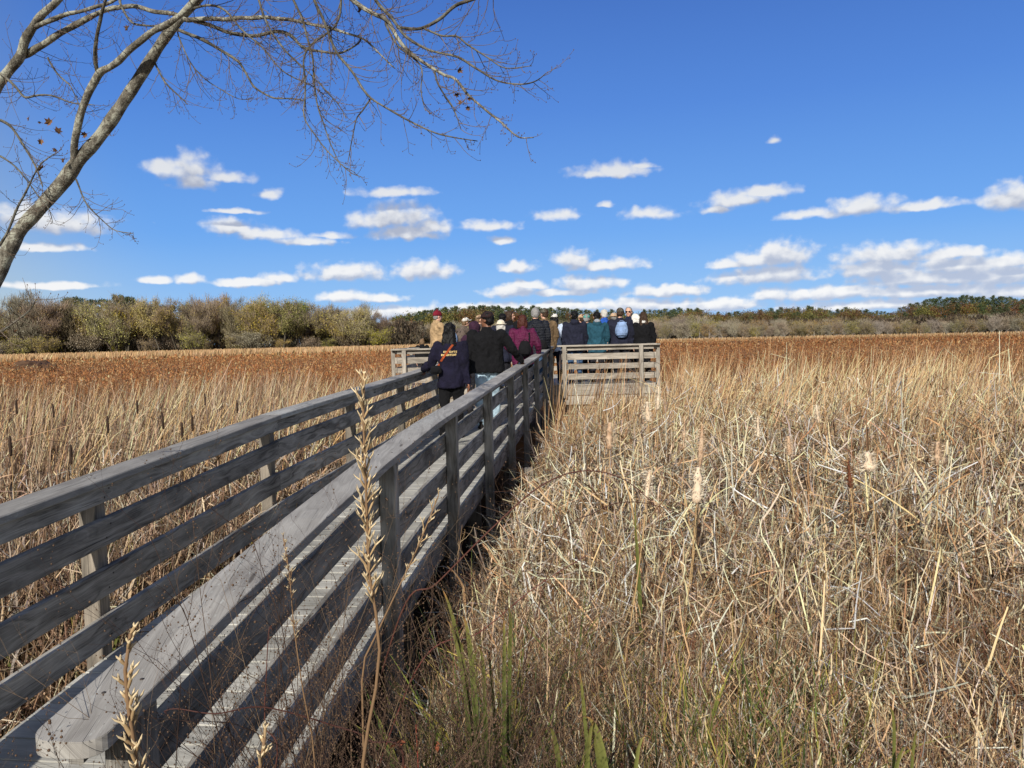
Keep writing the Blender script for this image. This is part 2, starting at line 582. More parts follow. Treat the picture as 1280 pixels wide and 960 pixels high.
        C.append(np.tile(np.array(skin), (len(hc), 1)))
    body = np_mesh('body', np.vstack(V), np.vstack(F), np.vstack(C))
    bpy.data.meshes.remove(me)
    link('body', body, M_SKIN, root)
    # ---- trousers
    mb = MB()
    pr = spec.get('pant_r', 1.0)
    for s in (-1, 1):
        mb.capsule(hip[s], knee[s], .060 * h * pr, .043 * h * pr); mb.capsule(knee[s], ank[s] + Vector((0, 0, .0)), .043 * h * pr, .036 * h * pr)
    mb.loft([(Vector((0, 0, .46 * h)), .075 * h, .06 * h), (Vector((0, -.008 * h, .51 * h)), .096 * h, .070 * h), (L(0, 0, .585), .086 * h, .06 * h)], 16)
    pm = remesh(mb, .014, 4); folds(pm, .022, 10, seed + 5)
    link('trousers', pm, spec['pants'], root)
    for s in (-1, 1):
        mb = MB()
        a = ank[s]
        mb.loft([(a + Vector((0, .035 * h, -.045 * h)), .03 * h, .078 * h), (a + Vector((0, .035 * h, -.028 * h)), .03 * h, .078 * h), (a + Vector((0, .02 * h, -.008 * h)), .026 * h, .055 * h), (a + Vector((0, -.005 * h, .02 * h)), .024 * h, .028 * h)], 14)
        link('shoe', remesh(mb, .009, 2), spec.get('shoes', SHOE_DARK), root)
    # ---- jacket
    mb = MB()
    hem = spec.get('hem', .46)
    e = spec.get('thick', .018) * (1 if h > 1 else .8)
    cw = (.098 if fem else .108) * h * bulk
    rings = [(L(0, -.004 * h, hem), cw * (1.02 if hem > .42 else 1.08) + e, .074 * h * bulk + e), (L(0, -.004 * h, hem + .05), cw * 1.0 + e, .072 * h * bulk + e),
             (L(0, 0, .62), cw * (.88 if fem else .97) + e, .064 * h * bulk + e), (L(0, -.002 * h, .72), cw * 1.0 + e, .068 * h * bulk + e),
             (L(0, -.008 * h, .785), sw * 1.02 + e * .5, .056 * h * bulk + e), (L(0, -.01 * h, .822), sw * .72 + e * .3, .045 * h + e * .6), (L(0, -.008 * h, .85), .046 * h, .04 * h)]
    mb.loft(rings, 20)
    for s in (-1, 1):
        mb.capsule(S[s], el[s], .040 * h * (.5 + .5 * bulk) + e * .6, .033 * h + e * .6); mb.capsule(el[s], wr[s], .032 * h + e * .55, .025 * h + e * .4)
    mb.loft([(L(0, -.008 * h, .83), .046 * h, .044 * h), (L(0, -.008 * h, .872), .043 * h, .044 * h)], 14)    # collar
    if spec.get('hood'):
        mb.ellip(L(0, -.058 * h, .835), (.062 * h, .040 * h, .05 * h), 14, 10)
    jm = remesh(mb, .013, 4)
    folds(jm, .022, 6.5, seed, spec.get('puff', 0.0))
    folds(jm, .011, 17, seed + 3)
    jk = link('jacket', jm, spec['jacket'], root)
    if spec.get('hood_lining'):
        mb = MB(); mb.ellip(L(0, -.062 * h, .862), (.050 * h, .034 * h, .036 * h), 14, 10)
        link('hood_lining', remesh(mb, .008, 3), spec['hood_lining'], root)
    # ---- hair
    hs = spec.get('hair', 'short')
    if hs:
        mb = MB()
        mb.ellip(HP(0, -.012, .020), (.050 * h, .056 * h, .056 * h), 16, 12, HM)
        mb.ellip(HP(0, -.028, -.006), (.046 * h, .040 * h, .045 * h), 14, 10, HM)
        if hs == 'long':
            mb.loft([(HP(0, -.034, -.17) + Vector((0, -.03 * h, 0)), .050 * h, .018 * h), (HP(0, -.036, -.12) + Vector((0, -.022 * h, 0)), .066 * h, .026 * h), (HP(0, -.034, -.05), .062 * h, .034 * h), (HP(0, -.022, .01), .05 * h, .045 * h)], 16)
        if hs == 'bob':
            mb.loft([(HP(0, -.026, -.075), .055 * h, .036 * h), (HP(0, -.022, -.04), .060 * h, .045 * h), (HP(0, -.014, .01), .054 * h, .054 * h)], 16)
        hm_ = remesh(mb, .009, 3)
        c, n = coords(hm_)
        qq = (c - np.array(headc)) @ np.array(HI).T / h
        # keep the face free
        fr = (qq[:, 1] > .022) & (qq[:, 2] < .034)
        c[fr] = c[fr] - np.array(HM @ Vector((0, 1, 0))) * ((qq[fr, 1] - .022)[:, None] * h * 1.0 + .02)
        set_co(hm_, c)
        folds(hm_, .016, 22, seed)
        link('hair', hm_, spec['hairm'], root)
    # ---- hats
    hat = spec.get('hat')
    if hat:
        mb = MB()
        if hat == 'beanie':
            mb.ellip(HP(0, -.008, .034), (.053 * h, .061 * h, .054 * h), 16, 12, HM)
            mb.loft([(HP(0, -.008, .010), .055 * h, .063 * h), (HP(0, -.008, .034), .056 * h, .064 * h)], 18)
            mb.ellip(HP(0, -.008, .09), .014 * h)
        elif hat in ('cap', 'bucket'):
            mb.ellip(HP(0, -.006, .032), (.051 * h, .060 * h, .043 * h), 16, 12, HM)
            mb.loft([(HP(0, -.006, .020), .0515 * h, .0605 * h), (HP(0, -.006, .036), .052 * h, .061 * h)], 18)
            if hat == 'cap':
                mb.ellip(HP(0, .072, .022), (.040 * h, .036 * h, .006 * h), 14, 6, HM)
                mb.ellip(HP(0, -.006, .075), .006 * h)
            else:
                mb.ellip(HP(0, -.004, .016), (.080 * h, .088 * h, .009 * h), 20, 6, HM)
        elif hat == 'hood':
            mb.ellip(HP(0, -.020, .014), (.062 * h, .066 * h, .072 * h), 16, 12, HM)
            mb.loft([(HP(0, -.03, -.085), .062 * h, .05 * h), (HP(0, -.026, -.02), .06 * h, .055 * h)], 16)
        hm_ = remesh(mb, .008, 3)
        if hat == 'hood':
            c, n = coords(hm_)
            qq = (c - np.array(headc)) @ np.array(HI).T / h
            fr = (qq[:, 1] > .026) & (np.abs(qq[:, 0]) < .046)
            c[fr] = c[fr] - np.array(HM @ Vector((0, 1, 0))) * ((qq[fr, 1] - .026)[:, None] * h + .012)
            set_co(hm_, c)
            folds(hm_, .01, 14, seed)
        link({'beanie': 'beanie', 'cap': 'cap', 'bucket': 'brimmed_hat', 'hood': 'raised_hood'}[hat], hm_, spec['hatm'], root)
    if spec.get('scarf'):
        mb = MB(); mb.loft([(L(0, -.01 * h, .835), .058 * h, .055 * h), (L(0, -.008 * h, .862), .055 * h, .055 * h), (L(0, -.004 * h, .88), .042 * h, .045 * h)], 16)
        sm = remesh(mb, .009, 2); folds(sm, .012, 20, seed)
        link('scarf', sm, spec['scarf'], root)
    if spec.get('glasses'):
        mb = MB()
        for s in (-1, 1):
            mb.ellip(HP(s * .020, .055, .007), (.015 * h, .004 * h, .011 * h), 12, 6, HM)
            mb.tube([HP(s * .034, .053, .009), HP(s * .047, .0, .009)], .002 * h, 6)
        mb.tube([HP(-.008, .058, .010), HP(.008, .058, .010)], .002 * h, 6)
        mb.build('sunglasses', CLOTH['black'], root)
    bv = BVHTree.FromPolygons([v.co for v in jm.vertices], [tuple(p.vertices) for p in jm.polygons])
    return root, jk, bv, wr, h


def on_back(bv, x, z, off=.006, front=False):
    hit = bv.ray_cast(Vector((x, 1.0 if front else -1.0, z)), Vector((0, -1 if front else 1, 0)))
    if hit[0] is None: return Vector((x, -.15, z))
    return hit[0] + Vector((0, off if front else -off, 0))


def strap_on(bv, pts, w, name, mat, parent, front=False, off=.006):
    """a flat ribbon lying on the cloth"""
    P = [on_back(bv, x, z, off, front) for x, z in pts]
    V, F = [], []
    for i, p in enumerate(P):
        t = P[min(i + 1, len(P) - 1)] - P[max(i - 1, 0)]
        s = Vector((-t.z, 0, t.x)).normalized() * w / 2
        V += [p + s, p - s, p - s + Vector((0, .004, 0)), p + s + Vector((0, .004, 0))]
    for i in range(len(P) - 1):
        for k in range(4):
            k2 = (k + 1) % 4
            F.append((i * 4 + k, i * 4 + k2, i * 4 + 4 + k2, i * 4 + 4 + k))
    mb = MB(); mb.add(V, F)
    return mb.build(name, mat, parent, smooth=False)


def make_backpack(person, bv, h, label, mat, trim, z=.66, w=.15, hh=.21, x=0.0, size=1.0, one_strap=False):
    """rounded pack against the back, with a front pocket, top loop and shoulder straps"""
    root = empty('backpack', person.location, person.rotation_euler.z)
    tag(root, label, 'backpack')
    b = on_back(bv, x * h, z * h, 0.0)
    mb = MB()
    W, D, Hh = w * h * size / 2, .055 * h * size, hh * h * size / 2
    rings = []
    for k in range(9):
        f = k / 8
        e = math.sin(math.pi * (0.08 + .84 * f)) ** .45
        rings.append(((b.x, b.y - D * .75, b.z - Hh + 2 * Hh * f), W * e * (1.0 - .18 * f), D * e * (1.0 - .22 * f)))
    mb.loft(rings, 20)
    pm = remesh(mb, .011, 3); folds(pm, .008, 14, 3)
    link('pack_body', pm, mat, root)
    mb = MB()
    mb.loft([((b.x, b.y - D * 1.55, b.z - Hh * .75), W * .62, D * .35), ((b.x, b.y - D * 1.6, b.z - Hh * .45), W * .72, D * .45), ((b.x, b.y - D * 1.5, b.z + Hh * .05), W * .66, D * .40), ((b.x, b.y - D * 1.42, b.z + Hh * .12), W * .5, D * .25)], 16)
    link('front_pocket', remesh(mb, .009, 2), mat, root)
    mb = MB()
    mb.tube([(b.x - W * .3, b.y - D * .5, b.z + Hh * .92), (b.x - W * .2, b.y - D * .6, b.z + Hh * 1.15), (b.x + W * .2, b.y - D * .6, b.z + Hh * 1.15), (b.x + W * .3, b.y - D * .5, b.z + Hh * .92)], .006, 6)
    mb.build('carry_loop', trim, root)
    for s in ((1,) if one_strap else (-1, 1)):
        pts = [(b.x + s * W * .55, b.z + Hh * .8 + k * (.80 * h - b.z - Hh * .8) / 5) for k in range(6)]
        strap_on(bv, pts, .035, 'shoulder_strap', trim, root)
    return root


def make_bag(person, bv, h, label, mat, trim, z, x, w=.1, name='shoulder_bag', strap=None, strap_mat=None, sw=.03):
    root = empty(name, person.location, person.rotation_euler.z)
    tag(root, label, 'bag')
    b = on_back(bv, x * h, z * h, 0.0)
    mb = MB()
    W = w * h
    mb.loft([((b.x, b.y - .03, b.z - W * .75), W * .75, .03), ((b.x, b.y - .035, b.z - W * .5), W, .045), ((b.x, b.y - .035, b.z + W * .3), W * .95, .042), ((b.x, b.y - .03, b.z + W * .7), W * .6, .025)], 16)
    pm = remesh(mb, .009, 3); folds(pm, .006, 16, 9)
    link('bag_body', pm, mat, root)
    mb = MB()
    mb.loft([((b.x, b.y - .075, b.z - W * .45), W * .6, .014), ((b.x, b.y - .078, b.z), W * .66, .016), ((b.x, b.y - .072, b.z + W * .2), W * .5, .01)], 14)
    link('bag_pocket', remesh(mb, .007, 2), mat, root)
    if strap:
        strap_on(bv, [(a * h, c * h) for a, c in strap], sw, 'strap', strap_mat or trim, root)
    return root


def cl(n, r, g, b, **k): return cloth_mat(n, lin(r, g, b), **k)


SHOE_DARK = cl('dark_shoe', 35, 32, 32)
CLOTH = {
    'black': cl('black_cloth', 17, 17, 20), 'blackpuff': cl('black_puffer_shell', 24, 27, 36, rough=.45), 'navy': cl('navy_cloth', 32, 34, 50),
    'indigo': cl('indigo_fleece', 24, 22, 42), 'plum': cl('plum_cloth', 58, 34, 52), 'magenta': cl('magenta_puffer_shell', 88, 22, 60, rough=.5),
    'teal': cl('teal_shell', 36, 76, 92), 'beige': cl('beige_wool', 176, 148, 112), 'olive': cl('olive_brown_canvas', 112, 92, 68),
    'paleblue': cl('pale_blue_shell', 200, 214, 238), 'royal': cl('royal_blue_shell', 40, 84, 170), 'khaki': cl('khaki_cloth', 150, 130, 100),
    'stripe': cl('grey_brown_knit', 130, 116, 104), 'white': cl('white_cloth', 225, 222, 215), 'cream': cl('cream_cloth', 222, 212, 190),
    'skyblue': cl('light_blue_nylon', 128, 152, 190), 'greylining': cl('grey_fleece', 140, 145, 152), 'vest': cl('dark_blue_vest', 30, 36, 60),
    'maroon': cl('maroon_knit', 112, 24, 40), 'jeans': cl('blue_denim', 62, 88, 120), 'lightjeans': cl('pale_denim', 172, 196, 212), 'darkpants': cl('charcoal_trousers', 38, 38, 44),
    'tealcap': cl('teal_cap_cloth', 90, 160, 150), 'browncap': cl('dark_brown_cap_cloth', 44, 30, 30), 'greycap': cl('grey_camouflage_cap_cloth', 92, 90, 80), 'tancap': cl('tan_cap_cloth', 190, 160, 130),
    'orange': cl('orange_webbing', 165, 76, 40), 'gold': cl('gold_print', 236, 205, 140), 'greyblue': cl('grey_blue_nylon', 128, 152, 190), 'wool': cl('grey_brown_wool', 96, 84, 76),
}
HAIR = {'black': hair_mat('black_hair', (.006, .0055, .006)), 'brown': hair_mat('brown_hair', (.045, .026, .016)), 'auburn': hair_mat('auburn_hair', (.06, .018, .012)),
        'grey': hair_mat('grey_hair', (.24, .235, .23)), 'white': hair_mat('white_hair', (.50, .48, .44)), 'light': hair_mat('light_brown_hair', (.16, .10, .055))}


# walkway line: inner face of the right-hand rail boards, height of the cap top
NODES = [(-1.105, 1.3, -.90), (-1.06, 1.65, -.85), (-.975, 2.3, -.76), (-.892, 3.0, -.685), (-.80, 3.95, -.622), (-.665, 5.3, -.565), (.21, 12.93, -.36), (.82, 17.45, -.17), (1.09, 19.45, -.17)]
WALK, RAILH = 1.25, .93
PLAT_Z, PLAT_Y0, PLAT_Y1, PLAT_X0, PLAT_X1 = CAMZ - 1.06, 17.5, 22.6, -2.62, 3.27
_ys = np.array([n[1] for n in NODES]); _xs = np.array([n[0] for n in NODES]); _zs = np.array([n[2] for n in NODES])


def W_(Y, off=0.0, dz=0.0):
    e = .35
    x0, x1 = np.interp([Y - e, Y + e], _ys, _xs)
    hd = math.atan2(x1 - x0, 2 * e)
    return Vector((np.interp(Y, _ys, _xs) + math.cos(hd) * off, Y - math.sin(hd) * off, CAMZ + np.interp(Y, _ys, _zs) + dz)), Vector((math.cos(hd), -math.sin(hd), 0))


def person_at(px, top, D, label, platform=None, h=None, **k):
    """px: column of the body, top: row of the head top, D: distance"""
    X = (px - 640) / FPX * D
    onp = D > PLAT_Y0 if platform is None else platform
    z = PLAT_Z if onp else CAMZ + np.interp(D, _ys, _zs) - RAILH
    X = at(px, top, D).x
    hh = h or (at(px, top, D).z - z) / (1.0 if k.get('hat') not in ('beanie', 'hood') else 1.015)
    k.setdefault('skin', lin(208, 162, 138))
    return make_person(dict(x=X, y=D, z=z, h=hh * (1 / .995), label=label, **k))


C, HR = CLOTH, HAIR
# --- the two nearest, walking on the boardwalk
pw, jk, bv, wr, h = person_at(562, 404, 10.6, 'person with long black hair in a navy jacket with gold lettering, hand on left rail',
                              fem=True, yaw=4, jacket=C['indigo'], pants=C['black'], hair='long', hairm=HR['black'], bulk=1.06, hem=.44, skin=lin(150, 100, 75), head_yaw=8,
                              hands={-1: (.262, .14, .600), 1: (.15, .0, .47)}, curl={-1: 45}, grip={-1: True}, seed=3.0, stance=.05, hint=(.1, -.5, -1.0))
mb = MB()
rows = ((.742, .0165, [(-.036, .010), (-.0235, .0085), (-.0125, .0125), (.003, .011), (.0165, .0095), (.0285, .011), (.0425, .008)]),
        (.716, .0165, [(-.052, .010), (-.040, .0095), (-.0285, .0095), (-.017, .0095), (-.0055, .0085), (.0048, .0095), (.0163, .0095), (.0278, .0085), (.038, .0085)]))
for (z, hh_, cells) in rows:
    for i, (x, w) in enumerate(cells):
        x0, x1, z0, z1 = x * h * 1.3, (x + w) * h * 1.3, z * h, (z + hh_) * h
        bars = ([(x0, x1, z1 - .009, z1), (x0, x1, z0, z0 + .009), (x0, x0 + .006, z0, z1)], [(x0, x0 + .006, z0, z1), (x1 - .006, x1, z0, z1), (x0, x1, (z0 + z1) / 2 - .004, (z0 + z1) / 2 + .005)],
                [(x0, x1, z1 - .009, z1), ((x0 + x1) / 2 - .004, (x0 + x1) / 2 + .004, z0, z1)])[i % 3]
        for (a, b, c_, d_) in bars:
            p = [on_back(bv, u, v, .004) for u, v in ((a, c_), (b, c_), (b, d_), (a, d_))]
            mb.add(p, [(0, 1, 2, 3)])
mb.build('back_lettering', C['gold'], jk, smooth=False)
make_bag(pw, bv, h, 'small dark bag on an orange strap across the gold-lettered navy jacket', C['black'], C['black'], .60, -.11, .05, 'crossbody_bag',
         [(.052 - .021 * k, .835 - .0275 * k) for k in range(9)], C['orange'], .028)

pm_, jk, bv, wr, h = person_at(608, 390, 11.6, 'person in black jacket, brown cap and pale jeans, hand on the right rail',
                               yaw=2, jacket=C['black'], pants=C['lightjeans'], hair='short', hairm=HR['black'], hat='cap', hatm=C['browncap'], bulk=1.2, hem=.475,
                               skin=lin(120, 82, 62), head_yaw=-62, hands={1: (.285, .11, .570), -1: (.17, .0, .47)}, curl={1: 45}, grip={1: True}, seed=11., stance=.06, shoes=SHOE_DARK)
# --- between the rails, further on
person_at(593, 401, 13.4, 'person in a plum jacket with the hood up, left of the brown cap', yaw=14, fem=True, jacket=C['plum'], pants=C['darkpants'], hair=None, hat='hood', hatm=C['plum'], bulk=1.1, puff=.006)
person_at(599, 394, 18.2, 'person with a tan cap behind the plum hood, facing right', yaw=75, jacket=C['wool'], pants=C['darkpants'], hair='short', hairm=HR['light'], hat='cap', hatm=C['tancap'])
person_at(626, 400, 15.6, 'person in a cream brimmed hat just right of the dark brown cap', yaw=8, fem=True, jacket=C['navy'], pants=C['darkpants'], hair='bob', hairm=HR['white'], hat='bucket', hatm=C['cream'])
person_at(628, 392, 17.3, 'person with short black hair in a dark coat behind the cream hat', yaw=5, jacket=C['navy'], pants=C['darkpants'], hair='short', hairm=HR['black'])
person_at(637, 389, 19.4, 'person with brown hair and face turned right, behind the magenta puffer', yaw=30, head_yaw=55, fem=True, jacket=C['black'], pants=C['jeans'], hair='bob', hairm=HR['brown'])
pg, jk, bv, wr, h = person_at(653, 394, 14.6, 'person with auburn hair in a magenta puffer jacket beside the right rail', yaw=8, fem=True, jacket=C['magenta'], pants=C['darkpants'], hair='bob', hairm=HR['auburn'], puff=.006, bulk=1.18, hem=.44,
                              hands={1: (.17, .07, .54), -1: (.13, .1, .58)})
make_backpack(pg, bv, h, 'small black backpack slung on the magenta puffer jacket', C['black'], C['black'], z=.62, x=.035, w=.16, hh=.17, one_strap=True)
pb, jk, bv, wr, h = person_at(669, 385, 16.3, 'tall person with grey hair in a black quilted jacket by the right rail end', yaw=8, jacket=C['blackpuff'], pants=C['jeans'], hair='short', hairm=HR['grey'], puff=.010, bulk=1.18, hem=.45)
make_bag(pb, bv, h, 'round black shoulder bag on the black quilted jacket', C['black'], C['black'], .57, .07, .075, 'shoulder_bag', [(-.05 + .02 * k, .82 - .03 * k) for k in range(7)], None, .028)
person_at(680, 386, 17.9, 'person in an olive brown jacket and grey-brown cap right of the grey-haired person', yaw=-8, head_yaw=-30, jacket=C['olive'], pants=C['jeans'], hair='short', hairm=HR['brown'], hat='cap', hatm=C['greycap'], bulk=1.12)
person_at(693, 392, 18.4, 'person in a white cap and pale blue jacket at the gap between rail and platform', yaw=12, fem=True, jacket=C['paleblue'], pants=C['navy'], hair='long', hairm=HR['black'], hat='cap', hatm=C['white'])
# --- left half of the platform
person_at(546, 388, 19.0, 'person in a maroon beanie and beige jacket standing alone at the left', yaw=62, jacket=C['beige'], pants=C['darkpants'], hair='short', hairm=HR['grey'], hat='beanie', hatm=C['maroon'], bulk=1.12, hem=.50,
          hands={1: (.06, .19, .60), -1: (.10, .16, .58)}, skin=lin(222, 170, 150))
pc_, jk, bv, wr, h = person_at(571, 397, 18.3, 'person in a white hat bending over a camera behind the black-haired person', yaw=55, lean=.35, jacket=C['wool'], pants=C['darkpants'], hair='short', hairm=HR['light'], hat='cap', hatm=C['white'],
                               hands={1: (.05, .34, .86), -1: (.04, .36, .84)}, head_pitch=-8)
make_backpack(pc_, bv, h, 'grey-blue backpack on the bending person with the white hat', C['greyblue'], C['black'], z=.68, w=.19, hh=.22)
cam_ = empty('camera', pc_.location, pc_.rotation_euler.z)
tag(cam_, 'black camera held up by the person in the white hat', 'camera')
mid = (wr[1] + wr[-1]) / 2 + Vector((0, .07, .03))
mb = MB(); mb.beam(mid + Vector((-.07, 0, 0)), mid + Vector((.07, 0, 0)), .06, .09, (0, 1, 0), .01); mb.beam(mid + Vector((-.025, 0, .055)), mid + Vector((.025, 0, .055)), .05, .03, (0, 1, 0), .008)
mb.build('camera_body', C['black'], cam_, smooth=False)
mb = MB(); mb.tube([mid + Vector((0, .03, 0)), mid + Vector((0, .10, 0)), mid + Vector((0, .11, 0))], [.036, .038, .030], 16); mb.build('lens', C['black'], cam_)
ps_, jk, bv, wr, h = person_at(528, 425, 18.6, 'person with brown hair bent low over the left end of the platform rail', platform=True, yaw=-10, fem=True, h=1.12, sit=False, lean=.5, jacket=C['black'], pants=C['darkpants'],
                               hair='bob', hairm=HR['light'])
# --- right half of the platform, along the rail
person_at(718, 389, 18.3, 'person in a navy hooded jacket and black cap, leftmost behind the right-hand rail', yaw=3, jacket=C['navy'], pants=C['jeans'], hair='short', hairm=HR['black'], hat='cap', hatm=C['black'], bulk=1.25, hood=True, hem=.44)
person_at(727, 393, 20.0, 'person in a tan cap partly hidden between the navy and the teal jackets', yaw=-20, jacket=C['khaki'], pants=C['darkpants'], hair='short', hairm=HR['brown'], hat='cap', hatm=C['tancap'])
person_at(733, 393, 19.2, 'person in a teal cap and grey-brown knit, between the navy and the teal jackets', yaw=10, fem=True, jacket=C['stripe'], pants=C['darkpants'], hair='short', hairm=HR['grey'], hat='cap', hatm=C['tealcap'])
person_at(746, 390, 18.3, 'person in a teal jacket with grey hood lining and black cap at the rail', yaw=4, fem=True, jacket=C['teal'], pants=C['darkpants'], hair='short', hairm=HR['black'], hat='cap', hatm=C['black'], bulk=1.22, hood=True, hood_lining=C['greylining'], hem=.42)
person_at(755, 387, 19.8, 'person with white hair in a bright blue jacket behind the teal jacket', yaw=-15, jacket=C['royal'], pants=C['darkpants'], hair='short', hairm=HR['white'])
person_at(767, 391, 20.4, 'person in a tan brimmed hat far back on the platform beside the white hair', yaw=10, jacket=C['khaki'], pants=C['darkpants'], hair='short', hairm=HR['grey'], hat='bucket', hatm=C['tancap'])
pk_, jk, bv, wr, h = person_at(775, 385, 18.4, 'person in navy jacket and camouflage cap with a light blue backpack', yaw=14, jacket=C['navy'], pants=C['darkpants'], hair='short', hairm=HR['brown'], hat='cap', hatm=C['greycap'], bulk=1.25, hem=.45)
make_backpack(pk_, bv, h, 'light blue backpack on the back of the navy jacket with the camouflage cap', C['skyblue'], C['skyblue'], z=.70, x=.03, w=.19, hh=.21)
person_at(786, 384, 19.6, 'grey-haired person in sunglasses and dark vest facing back toward the boardwalk', yaw=200, jacket=C['vest'], pants=C['darkpants'], hair='short', hairm=HR['grey'], glasses=True, bulk=1.1)
person_at(794, 392, 19.3, 'person in a raised white hood beside the woman with long dark hair', yaw=-30, fem=True, jacket=C['white'], pants=C['darkpants'], hair=None, hat='hood', hatm=C['white'])
person_at(804, 390, 18.4, 'person with long dark hair and pale scarf in a black jacket, rightmost on the platform', yaw=-4, fem=True, jacket=C['black'], pants=C['black'], hair='long', hairm=HR['brown'], bulk=1.25, hem=.40, scarf=C['white'])
# ------------------------------------------------------------------ boardwalk, railings, platform
def frange(a, b, extra=()):
    return sorted(set([a, b] + [e for e in extra if a + .02 < e < b - .02]))


BREAKS = list(_ys[1:-1])


def rail_fn(side):
    """side +1: right railing, -1: left railing; off grows outwards"""
    def f(Y, dz=0.0):
        base = 0.0 if side > 0 else -WALK
        if side < 0 and Y < 5.83:       # the first left-hand boards run straight to their joint
            (a, na), (b, nb) = W_(3.2, base, dz), W_(5.83, base, dz)
            return a.lerp(b, (Y - 3.2) / 2.63), -nb
        p, n = W_(Y, base, dz)
        return p, n * side
    return f


def straight_fn(a, b, nrm, ztop):
    a, b, nrm = Vector(a), Vector(b), Vector(nrm)
    d = (b - a).normalized()

    def f(t, dz=0.0):
        p = a + d * t
        return Vector((p.x, p.y, ztop + dz)), nrm
    return f


def railing(name, label, f, posts, t0, t1, joints, cap_mat, rail_mat, post_mat, breaks=(), post_foot=0.05, rails=((-.125, -.038), (-.345, -.205), (-.60, -.46), (-.84, -.70)),
            capw=(-.022, .150), round_end=False, post_inner=False):
    root = empty(name, f(t0)[0] + Vector((0, 0, -RAILH)))
    inv = root.location
    tag(root, label, 'railing', 'railings of the boardwalk and platform')
    up = Vector((0, 0, 1))

    def seg(a, b): return frange(a, b, breaks)
    cuts = [t0] + [j for j in joints if t0 < j < t1] + [t1]
    for (za, zb) in rails:
        mb = MB()
        for a, b in zip(cuts[:-1], cuts[1:]):
            dzr = random.uniform(-.004, .004)
            ts = seg(a + .002, b - .002)
            P = [f(t) for t in ts]
            mb.sweep([p - inv + up * dzr for p, n in P], [n for p, n in P], up, 0.0, .038, za, zb)
        mb.build('rail_board', rail_mat, root, smooth=False)
    mb = MB()
    ccuts = [t0 - .10] + [j + .01 for j in joints if t0 < j < t1] + [t1 + .05]
    for i, (a, b) in enumerate(zip(ccuts[:-1], ccuts[1:])):
        ts = seg(a + .0015, b - .0015)
        P = [f(t) for t in ts]
        if i == 0 and round_end:
            # rounded nose of the first cap board
            w0, w1 = capw
            r = .05
            out = []
            p0, n0 = P[0]
            d = (f(ts[0] + .2)[0] - p0).normalized()
            for k in range(7):
                an = math.pi / 2 * k / 6
                out.append((p0, n0, w0 + r - r * math.sin(an), r - r * math.cos(an)))
            L_, R_ = [], []
            for k in range(7):
                an = math.pi / 2 * k / 6
                L_.append(p0 + n0 * (w0 + r - r * math.sin(an)) + d * (r - r * math.cos(an)))
                R_.append(p0 + n0 * (w1 - r + r * math.sin(an)) + d * (r - r * math.cos(an)))
            for p, n in P[1:]:
                L_.append(p + n * w0); R_.append(p + n * w1)
            bm = bmesh.new()
            ring = [bm.verts.new(q - inv) for q in L_[::-1]] + [bm.verts.new(q - inv) for q in R_]
            top = bm.faces.new(ring)
            ex = bmesh.ops.extrude_face_region(bm, geom=[top])
            vs = [g for g in ex['geom'] if isinstance(g, bmesh.types.BMVert)]
            bmesh.ops.translate(bm, verts=vs, vec=(0, 0, -.038))
            bmesh.ops.recalc_face_normals(bm, faces=bm.faces)
            bmesh.ops.triangulate(bm, faces=[fc for fc in bm.faces if len(fc.verts) > 4])
            es = [e for e in bm.edges if e.is_manifold and abs(e.calc_face_angle(0)) > 1.0]
            bmesh.ops.bevel(bm, geom=es, offset=.004, segments=2, affect='EDGES', clamp_overlap=True)
            V = [v.co.copy() for v in bm.verts]
            bm.verts.index_update()
            F = [tuple(v.index for v in fc.verts) for fc in bm.faces]
            U = [[(v.co.y, v.co.x + v.co.z) for v in fc.verts] for fc in bm.faces]
            bm.free()
            mb.add(V, F, U, (1.05, 1.05, 1.05, 1))
        else:
            dzr = random.uniform(-.003, .003)
            mb.sweep([p - inv + up * dzr for p, n in P], [n for p, n in P], up, capw[0], capw[1], -.038, 0.0, .005)
    mb.build('cap_rail', cap_mat, root, smooth=False)
    sc = MB()
    for t in posts:
        for (za, zb) in rails:
            for q, fz in ((-.018, .28), (.02, .72)):
                p, n = f(t + q, za + (zb - za) * fz)
                tn = up.cross(n)
                p = p - n * .0012 - inv
                sc.tube([p, p + n * .004], [.0052, .0052], 8, (.05, .042, .036, 1))
        for q in (-.03, .03):
            p, n = f(t + q, .0006)
            p = p + n * (.07 + q) - inv
            sc.tube([p - up * .003, p + up * .0006], [.0055, .0055], 8, (.06, .05, .045, 1))
    tag(sc.build('screw_heads', M_TWIG, root), kind='stuff')
    for t in posts:
        p, n = f(t)
        tn = up.cross(n)
        mb = MB()
        w = .0445
        c = p + n * (.041 + w if not post_inner else -(.003 + w)) - inv
        zt = -.0385 + c.z
        a = Vector((c.x, c.y, post_foot - inv.z)); b = Vector((c.x, c.y, zt))
        mb.sweep([a, b], [n, n], tn, -w, w, -w, w, .005)
        mb.build('post', post_mat, root, smooth=False)
    return root


right_posts = [1.84, 4.2, 6.1, 8.1, 10.2, 12.25, 14.15, 15.85, 17.3]
left_posts = [1.85, 3.72, 5.83, 7.85, 9.9, 12.0, 14.0, 15.8, 17.3]
railing('boardwalk_railing', 'weathered grey right-hand railing along the boardwalk with broad rounded cap board in front', rail_fn(1), right_posts, 1.73, 17.38, [6.15, 10.25, 12.9], M_CAP, M_RAIL, M_RAIL, BREAKS, round_end=True)
railing('boardwalk_railing', 'weathered grey left-hand railing of the boardwalk with three boards below its cap, reeds behind it', rail_fn(-1), left_posts, 1.3, 17.38, [5.86, 9.93, 14.0], M_CAP, M_RAIL, M_POST, [b for b in BREAKS if b > 5.9])

